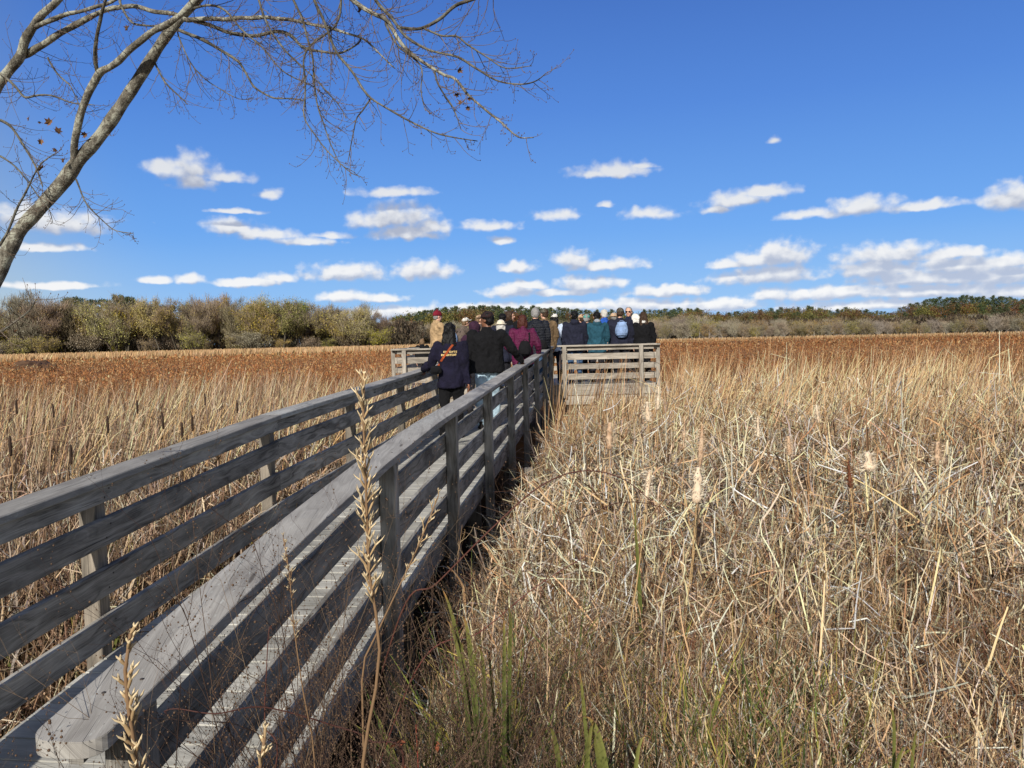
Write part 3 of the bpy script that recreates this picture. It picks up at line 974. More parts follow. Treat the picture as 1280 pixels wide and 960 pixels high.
# boardwalk: decking, rim joists, piles
bw = empty('boardwalk', (0, 0, 0))
tag(bw, 'narrow grey plank boardwalk rising between two railings toward the platform', 'boardwalk')
mb = MB()
up = Vector((0, 0, 1))
Y = 1.25
while Y < 17.4:
    p0, n0 = W_(Y, -WALK / 2, -RAILH)
    dn = (W_(Y + .1, -WALK / 2, -RAILH)[0] - p0).normalized()
    lat = dn
    o = random.uniform(-.006, .006)
    a, b = p0 - n0 * (WALK / 2 + .036 + o), p0 + n0 * (WALK / 2 + .036 - o)
    u2 = n0.cross(dn)
    if u2.z < 0: u2 = -u2
    mb.sweep([a, b], [lat, lat], u2, -.067, .067, -.038, 0.0, .004)
    Y += .139
mb.build('decking', M_DECK, bw, smooth=False)
for s, off in ((1, .0), (-1, -WALK)):
    mb = MB()
    ts = frange(1.25, 17.4, BREAKS)
    P = [W_(t, off, -RAILH) for t in ts]
    mb.sweep([p for p, n in P], [n for p, n in P], up, -.02, .02, -.235, -.040)
    mb.build('rim_joist', M_RAIL, bw, smooth=False)
for t in (2.5, 5.2, 8.3, 11.4, 14.4):
    for off in (-.12, -WALK + .12):
        p, n = W_(t, off, -RAILH - .05)
        mb = MB(); mb.beam((p.x, p.y, -.2), p, .14, .14)
        mb.build('pile', M_POST, bw, smooth=False)
    p, n = W_(t, -WALK / 2, -RAILH - .16)
    mb = MB(); mb.beam(p - n * WALK * .46, p + n * WALK * .46, .09, .18)
    mb.build('cross_beam', M_RAIL, bw, smooth=False)
# short free pile beside the walk
q = at(661, 585, 8.9)
sp = empty('wooden_pile', (q.x, q.y, 0)); tag(sp, 'short pale cut-off wooden pile in the reeds beside the boardwalk', 'pile')
mb = MB(); mb.beam((0, 0, -.1), (0, 0, q.z), .10, .10); mb.build('pile_shaft', M_PLAT, sp, smooth=False)
mb = MB(); mb.beam((.095, .01, -.1), (.095, .01, q.z - .12), .08, .08); mb.build('sister_post', M_PLAT, sp, smooth=False)

# platform
pf = empty('observation_platform', (0, 0, 0))
tag(pf, 'raised wooden viewing platform at the end of the boardwalk, crowded with people', 'platform')
mb = MB()
x = PLAT_X0 + .04
while x < PLAT_X1 - .05:
    mb.sweep([Vector((x + .066, PLAT_Y0, PLAT_Z)), Vector((x + .066, PLAT_Y1, PLAT_Z))], [Vector((1, 0, 0))] * 2, up, -.066, .066, -.038, 0)
    x += .137
mb.build('decking', M_DECK, pf, smooth=False)
for (a, b) in (((PLAT_X0, PLAT_Y0 - .022), (PLAT_X1, PLAT_Y0 - .022)), ((PLAT_X0, PLAT_Y1 + .022), (PLAT_X1, PLAT_Y1 + .022)), ((PLAT_X0 - .022, PLAT_Y0), (PLAT_X0 - .022, PLAT_Y1)), ((PLAT_X1 + .022, PLAT_Y0), (PLAT_X1 + .022, PLAT_Y1))):
    for z0, z1 in ((-.245, -.004), (-.46, -.262)):
        mb = MB()
        A, B = Vector((*a, PLAT_Z)), Vector((*b, PLAT_Z))
        n = Vector((-(B - A).y, (B - A).x, 0)).normalized()
        mb.sweep([A, B], [n, n], up, -.019, .019, z0, z1)
        mb.build('fascia_board', M_PLAT, pf, smooth=False)
for px_ in (PLAT_X0 + .2, -.6, 1.2, PLAT_X1 - .2):
    for py_ in (PLAT_Y0 + .25, (PLAT_Y0 + PLAT_Y1) / 2, PLAT_Y1 - .25):
        mb = MB(); mb.beam((px_, py_, -.2), (px_, py_, PLAT_Z - .04), .14, .14)
        mb.build('pile', M_POST, pf, smooth=False)
PH = .90
pr = ((-.125, -.038), (-.34, -.20), (-.555, -.43), (-.79, -.655))
pk = dict(rails=pr, capw=(-.06, .12))


def plat_rail(label, a, b, n, posts, **k):
    L = (Vector(b) - Vector(a)).length
    railing('platform_railing', label, straight_fn(a, b, n, PLAT_Z + PH), posts, 0.0, L, [], M_PLAT, M_PLAT, M_PLAT, post_foot=k.pop('foot', PLAT_Z - .3), **pk, **k)


e = -.001
plat_rail('sunlit front railing of the platform right of the boardwalk', (1.14, PLAT_Y0 + e, 0), (3.24, PLAT_Y0 + e, 0), (0, -1, 0), [.06, 1.80], post_inner=False)
plat_rail('grey front railing of the platform left of the boardwalk, in front of the maroon beanie', (-2.60, PLAT_Y0 + e, 0), (-.50, PLAT_Y0 + e, 0), (0, -1, 0), [.17, 2.0])
plat_rail('side railing at the right end of the platform', (PLAT_X1 + .001, PLAT_Y0 + .06, 0), (PLAT_X1 + .001, PLAT_Y1 - .1, 0), (1, 0, 0), [.05, 1.7, 3.3, 4.8])
plat_rail('side railing at the left end of the platform', (PLAT_X0 - .001, PLAT_Y0 + .06, 0), (PLAT_X0 - .001, PLAT_Y1 - .1, 0), (-1, 0, 0), [.05, 1.7, 3.3, 4.8])
plat_rail('brown rear railing of the platform seen between the people', (-2.50, PLAT_Y1 - e, 0), (3.14, PLAT_Y1 - e, 0), (0, 1, 0), [.1, 1.9, 3.7, 5.5])
# papers and a dark folder lying on the left rail of the platform
zc = PLAT_Z + PH
bk = empty('papers', (-2.22, PLAT_Y0 - .03, zc + .004)); tag(bk, 'white papers with a dark folder lying on the left end of the platform rail', 'papers')
mb = MB(); mb.beam((-.14, 0, .004), (.14, .01, .008), .16, .006, (0, 1, 0), .001); mb.build('paper_sheet', C['white'], bk, smooth=False)
mb = MB(); mb.beam((-.09, .0, .022), (.15, .0, .027), .15, .018, (0, 1, 0), .003); mb.build('folder', C['black'], bk, smooth=False)


# ------------------------------------------------------------------ ground
def bank(x, y):
    d = np.sqrt((x + .3) ** 2 + (y - .2) ** 2)
    t = np.clip((d - 1.5) / 2.6, 0, 1)
    return .50 * (1 - t * t * (3 - 2 * t))


m, t = new_mat('marsh_floor')
tc = t.n('ShaderNodeTexCoord').outputs['Object']
r = t.vm('LENGTH', tc)
near = t.ramp(t.noise(tc, 3.0, 6, .7), [(.3, (.018, .014, .010, 1)), (.6, (.07, .052, .032, 1)), (.75, (.14, .105, .062, 1))])
farc = t.ramp(t.math('ADD', t.math('MULTIPLY', t.noise(t.vm('MULTIPLY', tc, (.02, .06, 1)), 1.0, 5, .65), .6), t.math('MULTIPLY', t.noise(tc, 1.3, 4, .7), .4)),
              [(.32, (.085, .040, .016, 1)), (.5, (.17, .082, .032, 1)), (.68, (.27, .14, .06, 1))])
c = t.mix(t.n('ShaderNodeMapRange', {0: r, 1: 10.0, 2: 18.0}).outputs[0], near, farc)
tanc = t.ramp(t.noise(tc, .2, 4, .7), [(.3, (.03, .022, .012, 1)), (.7, (.07, .05, .028, 1))])
c = t.mix(t.n('ShaderNodeMapRange', {0: r, 1: 222.0, 2: 238.0}).outputs[0], c, tanc)
finish(t, t.n('ShaderNodeBsdfPrincipled', {'Base Color': c, 'Roughness': .95, 'Specular IOR Level': .1}).outputs[0])
M_GROUND = m
rr = np.concatenate([np.linspace(0, 6, 25), np.geomspace(6.4, 4000, 50)])
na = 96
V = [(0, 0, .5)]
for q in rr[1:]:
    for k in range(na):
        a = 2 * math.pi * k / na
        x, y = q * math.cos(a), q * math.sin(a)
        V.append((x, y, float(bank(x, y))))
F = [(0, 1 + k, 1 + (k + 1) % na) for k in range(na)]
for j in range(len(rr) - 2):
    for k in range(na):
        a, b = 1 + j * na + k, 1 + j * na + (k + 1) % na
        F.append((a, a + na, b + na, b))
me = bpy.data.meshes.new('marsh_ground'); me.from_pydata(V, [], F)
me.polygons.foreach_set('use_smooth', [True] * len(F))
tag(link('marsh_ground', me, M_GROUND), kind='structure')


# ------------------------------------------------------------------ reeds and marsh plants (uncountable)
def in_walk(x, y, pad=.22):
    xr = np.interp(y, _ys, _xs)
    a = (y > 1.0) & (y < PLAT_Y0 + .3) & (x < xr + pad) & (x > xr - WALK - pad)
    b = (y > PLAT_Y0 - .12) & (y < PLAT_Y1 + .12) & (x > PLAT_X0 - .15) & (x < PLAT_X1 + .15)
    return a | b


def polar(n, d0, d1, a0, a1, power=0.0):
    """points spread evenly in angle and (log) distance"""
    u = RNG.random(n)
    d = d0 * (d1 / d0) ** u if power == 0 else (d0 ** power + u * (d1 ** power - d0 ** power)) ** (1 / power)
    a = np.radians(a0 + (a1 - a0) * RNG.random(n))
    return d * np.sin(a), d * np.cos(a)


def strips(x, y, z, length, width, th0, az, bend, brk=None, brk_ang=None, K=5, facing=None, taper=.15, droop=0.0):
    """flat leaves: N polylines of K+1 points; th0 lean from vertical, az lean azimuth, bend total extra lean, brk: fraction where the leaf is folded"""
    N = len(x)
    P = np.zeros((N, K + 1, 3)); P[:, 0] = np.stack([x, y, z], 1)
    T = np.zeros((N, K + 1, 3))
    for k in range(K):
        s = (k + .5) / K
        th = th0 + bend * s ** 1.6
        if brk is not None: th = th + np.where(s > brk, brk_ang, 0.0)
        d = np.stack([np.sin(th) * np.sin(az), np.sin(th) * np.cos(az), np.cos(th)], 1)
        P[:, k + 1] = P[:, k] + d * (length / K)[:, None]
        T[:, k] = d
    T[:, K] = T[:, K - 1]
    fa = RNG.random(N) * math.pi if facing is None else facing
    tw = RNG.normal(0, .5, N)
    Wd = np.zeros_like(P)
    for k in range(K + 1):
        a = fa + tw * k / K
        w = np.stack([np.cos(a), np.sin(a), np.zeros(N)], 1)
        w = w - T[:, k] * (w * T[:, k]).sum(1)[:, None]
        w /= np.linalg.norm(w, axis=1)[:, None] + 1e-9
        f = 1.0 if k < K * .5 else 1 - (1 - taper) * (k / K - .5) / .5
        Wd[:, k] = w * (width * f / 2)[:, None]
    V = np.empty((N, K + 1, 2, 3)); V[:, :, 0] = P - Wd; V[:, :, 1] = P + Wd
    V[:, :, :, 2] = np.maximum(V[:, :, :, 2], .02)
    base = (np.arange(N) * (K + 1) * 2)[:, None]
    k = np.arange(K)[None, :]
    F = np.stack([base + 2 * k, base + 2 * k + 1, base + 2 * k + 3, base + 2 * k + 2], -1).reshape(-1, 4)
    return V.reshape(-1, 3), F, P


def palette(n, cols, var=.22):
    cols = np.array([c[:3] for c in cols])
    c = cols[RNG.integers(0, len(cols), n)] * (1 + RNG.normal(0, var, (n, 1))) * (1 + RNG.normal(0, .04, (n, 3)))
    return np.clip(c * np.array((1.0, .955, .97)), .008, .66)


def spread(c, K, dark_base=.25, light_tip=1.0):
    """colour per leaf -> per vertex, darker toward the base: wet leaves plus painted-in shade of the gaps"""
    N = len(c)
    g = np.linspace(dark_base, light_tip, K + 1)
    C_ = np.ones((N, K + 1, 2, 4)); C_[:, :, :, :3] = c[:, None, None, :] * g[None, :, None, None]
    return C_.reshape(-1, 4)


def wf(d):
    return np.clip(.35 + .13 * d, .6, 1.05) * (1 + np.clip(d - 5, 0, 20) * .04)


class Stuff:
    def __init__(self): self.V, self.F, self.C, self.n = [], [], [], 0

    def put(self, V, F, C_):
        self.V.append(V); self.F.append(F + self.n); self.C.append(C_); self.n += len(V)

    def build(self, name, mat, **k):
        o = link(name, np_mesh(name, np.vstack(self.V), np.vstack(self.F), np.vstack(self.C)), mat)
        return tag(o, kind='stuff', **k)


STRAW = [lin(226, 200, 160), lin(206, 176, 134), lin(238, 220, 188), lin(182, 148, 108), lin(220, 194, 152), lin(140, 110, 80), lin(204, 184, 152), lin(114, 88, 64)]
GOLD = [lin(214, 182, 140), lin(190, 156, 114), lin(224, 198, 158), lin(162, 128, 92), lin(200, 168, 126), lin(142, 112, 82)]
BROWN = [lin(120, 92, 62), lin(96, 74, 54), lin(140, 112, 80), lin(84, 62, 44)]
GREY = [lin(170, 160, 146), lin(140, 130, 118), lin(190, 182, 168)]
GREEN = [lin(84, 100, 48), lin(116, 120, 58), lin(62, 80, 42), lin(160, 150, 78), lin(54, 68, 40)]
RUST = [lin(190, 134, 82), lin(170, 114, 68), lin(204, 152, 98), lin(152, 100, 62), lin(216, 174, 124), lin(180, 120, 72)]


def height_right(d):
    return np.interp(d, [1.4, 2.4, 3.2, 4.2, 6, 9, 13, 30], [.40, .52, .68, .88, 1.20, 1.46, 1.66, 1.72])


def sight(x, y, h):
    """the bed is low and thin around the platform front and along the walk"""
    xr = np.interp(y, _ys, _xs) + .17
    zd = CAMZ + np.interp(y, _ys, _zs) - RAILH
    a = x / np.maximum(y, .1)
    w = np.clip((a - .02) / .04, 0, 1) * np.clip((.215 - a) / .035, 0, 1) * np.clip((y - 5) / 3, 0, 1)
    h = h * (1 - w) + np.minimum(h, np.maximum(.5, 2.3 - .080 * y)) * w
    near = np.clip(1 - (x - xr) / 1.1, 0, 1) * (x > xr - .3) * (y > 2.0) * (y < 17)
    return h * (1 - near) + np.minimum(h, np.maximum(.35, zd - .35)) * near


def keep(x, y, *arrs, pad=.22):
    k = ~in_walk(x, y, pad)
    return [x[k], y[k]] + [a[k] for a in arrs]


WIND = math.radians(95)        # leaf tips blown to the right


def reed_bed(side):
    S = Stuff()
    a0, a1 = ((-14, 58) if side > 0 else (-66, -6))

    pad = .36 if side > 0 else .22

    def pts(n, d0, d1, pad=pad, power=0.0):
        x, y = polar(n, d0, d1, a0, a1, power)
        if d0 < 5:      # hollows and mounds
            hol = np.array([noise.noise(Vector((a * 1.15, b * .9, 7.0))) + .5 * noise.noise(Vector((a * 2.9, b * 2.4, 1.0))) for a, b in zip(x, y)])
            kk = RNG.random(n) < np.clip(.72 + 1.25 * hol, .10, 1)
            x, y = x[kk], y[kk]
        if d0 >= 9:     # ragged far edge of the bed
            ed = np.array([noise.noise(Vector((math.atan2(a, b) * 9, 5.0, side))) + .6 * noise.noise(Vector((math.atan2(a, b) * 31, 1.0, side))) for a, b in zip(x, y)])
            kk = np.hypot(x, y) < d1 * (.84 + .30 * ed)
            x, y = x[kk], y[kk]
        x, y = keep(x, y, pad=pad)
        xr = np.interp(y, _ys, _xs)
        k = (x > xr - WALK / 2) if side > 0 else (x < xr - WALK / 2)
        k &= (np.abs(np.degrees(np.arctan2(x, y))) > 0) & (y > .9)
        return x[k], y[k]
    hs = 1.0 if side > 0 else .87
    STRAW_ = STRAW if side > 0 else [lin(200, 174, 142), lin(174, 148, 118), lin(212, 190, 160), lin(146, 120, 94), lin(122, 98, 76), lin(104, 82, 66), lin(182, 158, 128)]
    lim = (lambda x, y, h: sight(x, y, h)) if side > 0 else (lambda x, y, h: h)
    # (a) upright stalks
    for (n, d0, d1, pal, wmul) in ((15000, 2.6, 9.5, STRAW_, .8), (30000, 9, 25 if side > 0 else 27, GOLD if side > 0 else STRAW_, 1.25)):
        x, y = pts(n, d0, d1); d = np.hypot(x, y); N = len(x)
        if side > 0:   # a clump structure so the bed is not even
            dens = np.array([noise.noise(Vector((a * .55, b * .55, 3.0))) for a, b in zip(x, y)])
        else:
            dens = np.array([noise.noise(Vector((a * .5, b * .5, 9.0))) for a, b in zip(x, y)])
        k = RNG.random(N) < .60 + 1.3 * dens
        x, y, d, dens = x[k], y[k], d[k], dens[k]; N = len(x)
        Hh = height_right(d) * hs * (1 + .22 * dens) * RNG.normal(.90, .15, N).clip(.4, 1.2)
        Hh = lim(x, y, Hh)
        wd = RNG.uniform(.006, .013, N) * wmul * np.clip(.42 + .12 * d, .6, 1) * (1 + np.clip(d - 8, 0, 30) * .03)
        K = 5
        V, F, _ = strips(x, y, np.zeros(N), Hh / .96, wd, np.abs(RNG.normal(0, .22 if d1 < 10 else .10, N)), np.where(RNG.random(N) < .6, WIND + RNG.normal(0, .7, N), RNG.random(N) * 6.28), np.abs(RNG.normal(.15, .3, N)), K=K)
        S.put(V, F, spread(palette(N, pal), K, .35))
    # (b) folded leaves at mid height
    n = 50000 if side > 0 else 20000
    x, y = pts(n, 1.9, 15); d = np.hypot(x, y); N = len(x)
    Hh = height_right(d) * hs * RNG.normal(.90, .22, N).clip(.3, 1.3); Hh = lim(x, y, Hh)
    K = 6
    V, F, _ = strips(x, y, np.zeros(N), Hh * 1.15, RNG.uniform(.005, .013, N) * wf(d), np.abs(RNG.normal(.1, .30, N)), RNG.random(N) * 6.28, RNG.normal(.2, .4, N),
                     RNG.uniform(.35, .85, N), RNG.uniform(.8, 2.3, N), K=K, taper=.3)
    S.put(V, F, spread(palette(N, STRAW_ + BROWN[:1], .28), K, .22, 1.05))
    # sparse tall stalks in front of the platform
    if side > 0:
        y = RNG.uniform(9, 17.2, 420); x = y * RNG.uniform(.035, .21, 420); x, y = keep(x, y, pad=.3); N = len(x)
        V, F, _ = strips(x, y, np.zeros(N), np.maximum(2.3 - RNG.uniform(.02, .09, N) * y, .6), RNG.uniform(.009, .02, N), np.abs(RNG.normal(0, .08, N)), WIND + RNG.normal(0, 1, N), np.abs(RNG.normal(.15, .3, N)), K=6)
        S.put(V, F, spread(palette(N, GOLD + BROWN, .2), 6, .4))
    # (c) loose thatch lying across at every height
    n = 120000 if side > 0 else 30000
    x, y = pts(n, 1.9, 14); d = np.hypot(x, y); N = len(x)
    z = lim(x, y, height_right(d) * hs) * RNG.beta(2.4, 1.3, N) * 1.0
    K = 3
    V, F, _ = strips(x, y, z, np.exp(RNG.normal(-1.9, .5, N)), RNG.uniform(.004, .010, N) * wf(d), RNG.normal(1.15, .6, N), RNG.random(N) * 6.28, RNG.normal(0, .5, N), K=K, taper=.5)
    S.put(V, F, spread(palette(N, STRAW_ + GREY, .28), K, .95, 1.0))
    # broad dead leaves curling over
    x, y = pts(9000 if side > 0 else 6000, 4.6, 12); d = np.hypot(x, y); N = len(x)
    V, F, _ = strips(x, y, lim(x, y, height_right(d) * hs) * RNG.uniform(.1, .75, N), RNG.uniform(.3, .8, N), RNG.uniform(.010, .018, N), RNG.normal(.3, .3, N), RNG.random(N) * 6.28, RNG.uniform(.8, 3.2, N), RNG.uniform(.3, .8, N), RNG.uniform(-.8, 1.4, N), K=8, taper=.2)
    S.put(V, F, spread(palette(N, STRAW_ + GREY, .25), 8, .6, 1.0))
    # coarse pale broken stems on top of the litter
    if side > 0:
        x, y = pts(7000, 2.2, 8); d = np.hypot(x, y); N = len(x)
        V, F, _ = strips(x, y, lim(x, y, height_right(d)) * RNG.beta(3, 1.4, N), RNG.uniform(.12, .5, N), RNG.uniform(.006, .011, N) * np.clip(.5 + .12 * d, .7, 1.2), RNG.normal(1.0, .65, N), RNG.random(N) * 6.28, RNG.normal(0, .4, N), RNG.uniform(.2, .9, N), RNG.normal(0, .9, N), K=5, taper=.6)
        S.put(V, F, spread(palette(N, [lin(236, 216, 180), lin(226, 202, 164), lin(216, 186, 142), lin(240, 226, 200)], .16), 5, .95, 1.05))
    # (d) dark brown leaves low down, their colour standing in for shaded gaps
    x, y = pts(14000, 2.4, 14); d = np.hypot(x, y); N = len(x)
    K = 3
    V, F, _ = strips(x, y, np.zeros(N), height_right(d) * hs * RNG.uniform(.2, .7, N), RNG.uniform(.01, .022, N), RNG.uniform(0, .6, N), RNG.random(N) * 6.28, RNG.normal(.3, .5, N), K=K)
    S.put(V, F, spread(palette(N, BROWN, .3), K, .5, .9))
    # (e) tall tips of the standing bed, bent over by the wind
    x, y = pts(4200 if side > 0 else 3600, 9.5, 21 if side > 0 else 25); d = np.hypot(x, y); N = len(x)
    K = 7
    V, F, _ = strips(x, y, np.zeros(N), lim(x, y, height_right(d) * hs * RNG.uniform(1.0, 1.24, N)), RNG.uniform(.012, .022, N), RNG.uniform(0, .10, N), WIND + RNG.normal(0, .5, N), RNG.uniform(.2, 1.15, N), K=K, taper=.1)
    S.put(V, F, spread(palette(N, [lin(222, 190, 142), lin(208, 172, 120), lin(230, 204, 160)], .14), K, .5, 1.05))
    # (f) green blades near the bank and along the walk
    n = 1700 if side > 0 else 1100
    x, y = pts(n, 1.9, 5.2 if side > 0 else 7.0, power=1.0); d = np.hypot(x, y); N = len(x)
    K = 5
    V, F, _ = strips(x, y, bank(x, y) * .8, height_right(d) * RNG.uniform(.35, .95, N), RNG.uniform(.009, .026, N), RNG.uniform(.0, .35, N), RNG.random(N) * 6.28, RNG.uniform(.1, 1.0, N), K=K, taper=.08)
    S.put(V, F, spread(palette(N, GREEN, .2), K, .7, 1.0))
    if side > 0:
        x, y = polar(4200, 1.7, 3.8, -8, 24); x, y = keep(x, y, pad=.3); k = (x > np.interp(y, _ys, _xs)); x, y = x[k], y[k]; d = np.hypot(x, y); N = len(x)
        k = np.array([noise.noise(Vector((a * 2.2, b * 2.2, 4.0))) for a, b in zip(x, y)]) > -.12; x, y, d = x[k], y[k], d[k]; N = len(x)
        V, F, _ = strips(x, y, bank(x, y) * .8, height_right(d) * RNG.uniform(.7, 1.4, N), RNG.uniform(.007, .018, N), RNG.uniform(.0, .4, N), RNG.random(N) * 6.28, RNG.uniform(.0, 1.1, N), K=6, taper=.06)
        S.put(V, F, spread(palette(N, GREEN + [lin(150, 140, 74), lin(104, 112, 54)], .2), 6, .7, 1.05))
    S.build('reed_bed', M_REED, label='dense bed of dry straw-coloured reeds, broken and tangled, right of the boardwalk' if side > 0 else 'bed of dry straw-coloured reeds left of the boardwalk, short and broken', cat='reeds')


reed_bed(1)
reed_bed(-1)

# thin brown weeds in front of the reeds (bank side, right)
S = Stuff()
x, y = polar(4200, 1.55, 5.0, -6, 52); x, y = keep(x, y, pad=.30)
k = (x > np.interp(y, _ys, _xs)) & (y > 1.15)
x, y = x[k], y[k]; d = np.hypot(x, y); N = len(x)
K = 5
Ls = height_right(d) * RNG.uniform(.7, 1.22, N)
V, F, P = strips(x, y, bank(x, y) * .85, Ls, RNG.uniform(.002, .0042, N), np.abs(RNG.normal(0, .16, N)), RNG.random(N) * 6.28, RNG.normal(.2, .4, N), K=K, taper=.4)
weedc = [lin(150, 126, 96), lin(112, 90, 70), lin(184, 156, 116), lin(124, 84, 64), lin(196, 176, 140), lin(150, 144, 130)]
S.put(V, F, spread(palette(N, weedc, .25), K, .6, 1.0))
# seedy brown clumps
cx, cy = polar(46, 2.5, 5.2, 4, 36)
ci = RNG.integers(0, 46, 1700)
xx = cx[ci] + RNG.normal(0, .16, 1700); yy = cy[ci] + RNG.normal(0, .16, 1700); xx, yy = keep(xx, yy, pad=.3); dd_ = np.hypot(xx, yy); n_ = len(xx)
V, F, Pb = strips(xx, yy, bank(xx, yy) * .8, height_right(dd_) * RNG.uniform(.8, 1.18, n_), RNG.uniform(.0022, .0042, n_), np.abs(RNG.normal(0, .13, n_)), RNG.random(n_) * 6.28, RNG.normal(.15, .3, n_), K=K, taper=.4)
S.put(V, F, spread(palette(n_, [lin(150, 120, 86), lin(120, 92, 66), lin(168, 138, 102), lin(104, 78, 58)], .2), K, .6, 1.0))
P = np.concatenate([P, Pb]); N = len(P)
# their fine side twigs and dried seed dots
idx = RNG.integers(0, N, N * 8); f = RNG.uniform(.35, 1, len(idx)) * K; k0 = np.minimum(f.astype(int), K - 1); fr = (f - k0)[:, None]
Q = P[idx, k0] * (1 - fr) + P[idx, k0 + 1] * fr
n2 = len(Q)
V, F, P2 = strips(Q[:, 0], Q[:, 1], Q[:, 2], RNG.uniform(.04, .17, n2), RNG.uniform(.0014, .0024, n2), RNG.uniform(.3, 1.2, n2), RNG.random(n2) * 6.28, RNG.normal(-.2, .5, n2), K=3, taper=.5)
S.put(V, F, spread(palette(n2, weedc, .25), 3, .9, 1.0))
idx = RNG.integers(0, n2, n2); Q = P2[idx, RNG.integers(2, 4, n2)]
V, F, _ = strips(Q[:, 0], Q[:, 1], Q[:, 2], RNG.uniform(.005, .013, n2), RNG.uniform(.004, .009, n2), RNG.random(n2) * 2, RNG.random(n2) * 6.28, RNG.normal(0, .6, n2), K=1, taper=.6)
S.put(V, F, spread(palette(n2, [lin(140, 112, 80), lin(110, 84, 60), lin(170, 146, 108)], .25), 1, 1, 1))
S.build('weeds', M_TWIG, label='thin brown dried weeds tangled in front of the reeds on the bank', cat='weeds')

# rust-brown marsh plants out to the trees
S = Stuff()
for (n, d0, d1, smin, smax, hm) in ((110000, 12, 45, .018, .042, .85), (90000, 40, 120, .045, .10, .85), (60000, 110, 300, .12, .26, .9)):
    x, y = polar(n, d0, d1, -46, 46); x, y = keep(x, y); d = np.hypot(x, y); N = len(x)
    rm = np.clip((d - 11) / 9, .1, 1)
    kk = RNG.random(N) < rm; x, y, d = x[kk], y[kk], d[kk]; N = len(x)
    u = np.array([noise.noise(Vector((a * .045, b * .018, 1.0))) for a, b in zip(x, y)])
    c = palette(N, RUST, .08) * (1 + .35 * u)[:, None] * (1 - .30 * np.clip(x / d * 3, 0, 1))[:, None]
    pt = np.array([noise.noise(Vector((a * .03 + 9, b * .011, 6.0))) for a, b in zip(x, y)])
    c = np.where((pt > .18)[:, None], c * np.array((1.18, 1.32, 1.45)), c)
    s = RNG.uniform(smin, smax, N)
    V, F, _ = strips(x, y, RNG.uniform(.05, hm, N), s * 1.6, s * .7, RNG.uniform(.2, 1.4, N), RNG.random(N) * 6.28, RNG.normal(.3, .6, N), K=2, taper=.2)
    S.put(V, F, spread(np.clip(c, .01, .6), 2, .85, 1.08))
    m2 = N // 3
    V, F, _ = strips(x[:m2], y[:m2], np.zeros(m2), RNG.uniform(.6, 1.05, m2), s[:m2] * .16, RNG.uniform(0, .2, m2), RNG.random(m2) * 6.28, RNG.normal(.1, .3, m2), K=2, taper=.3)
    S.put(V, F, spread(palette(m2, RUST + BROWN, .2), 2, .6, 1.15))
S.build('marsh_plants', M_FIELD, label='wide field of rust-brown dried marsh plants reaching to the trees', cat='marsh plants')

# pale reed belts in front of the far trees
S = Stuff()
for (n, d0, d1, a0, a1, h0) in ((26000, 118, 205, -42, -6, 1.5), (9000, 262, 300, -7, 44, 1.3)):
    x, y = polar(n, d0, d1, a0, a1)
    kk = np.hypot(x, y) > d0 + (d1 - d0) * .18 * (1 + np.array([noise.noise(Vector((math.atan2(a, b) * 22, 2.0, 0))) for a, b in zip(x, y)]))
    x, y = x[kk], y[kk]; N = len(x)
    V, F, _ = strips(x, y, np.zeros(N), h0 * RNG.uniform(.7, 1.15, N), RNG.uniform(.10, .22, N), RNG.uniform(0, .15, N), WIND + RNG.normal(0, .6, N), RNG.uniform(0, .5, N), K=2, taper=.3, facing=RNG.normal(0, .4, N))
    S.put(V, F, spread(palette(N, [lin(182, 150, 108), lin(160, 130, 92), lin(196, 168, 128), lin(140, 118, 84)], .15), 2, .6, 1.0))
S.build('far_reed_belt', M_REED, label='pale belt of reeds along the foot of the far trees', cat='reeds')
# ------------------------------------------------------------------ single plants
def vcol(c, k=1.0): return (c[0] * k, c[1] * k, c[2] * k, 1)


def ground_at(x, y): return float(bank(x, y))


def hairs(mb, c, axis, rad, length, n, l, w, col):
    """fluff: many thin blades standing out of a seed head"""
    ax = axis.normalized(); o = ax.orthogonal(); b = ax.cross(o)
    for _ in range(n):
        t = random.uniform(-.5, .5); a = random.uniform(0, 6.283)
        r = rad * math.sqrt(max(0.05, 1 - (2 * t) ** 4))
        d = (o * math.cos(a) + b * math.sin(a) + ax * random.uniform(-.5, .6)).normalized()
        p = c + ax * t * length + (o * math.cos(a) + b * math.sin(a)) * r * .8
        s = d.cross(Vector((random.random(), random.random(), random.random()))).normalized() * w
        k = random.uniform(.75, 1.15)
        mb.add([p - s, p + s, p + d * l * random.uniform(.5, 1.2)], [(0, 1, 2)], None, vcol(col, k))


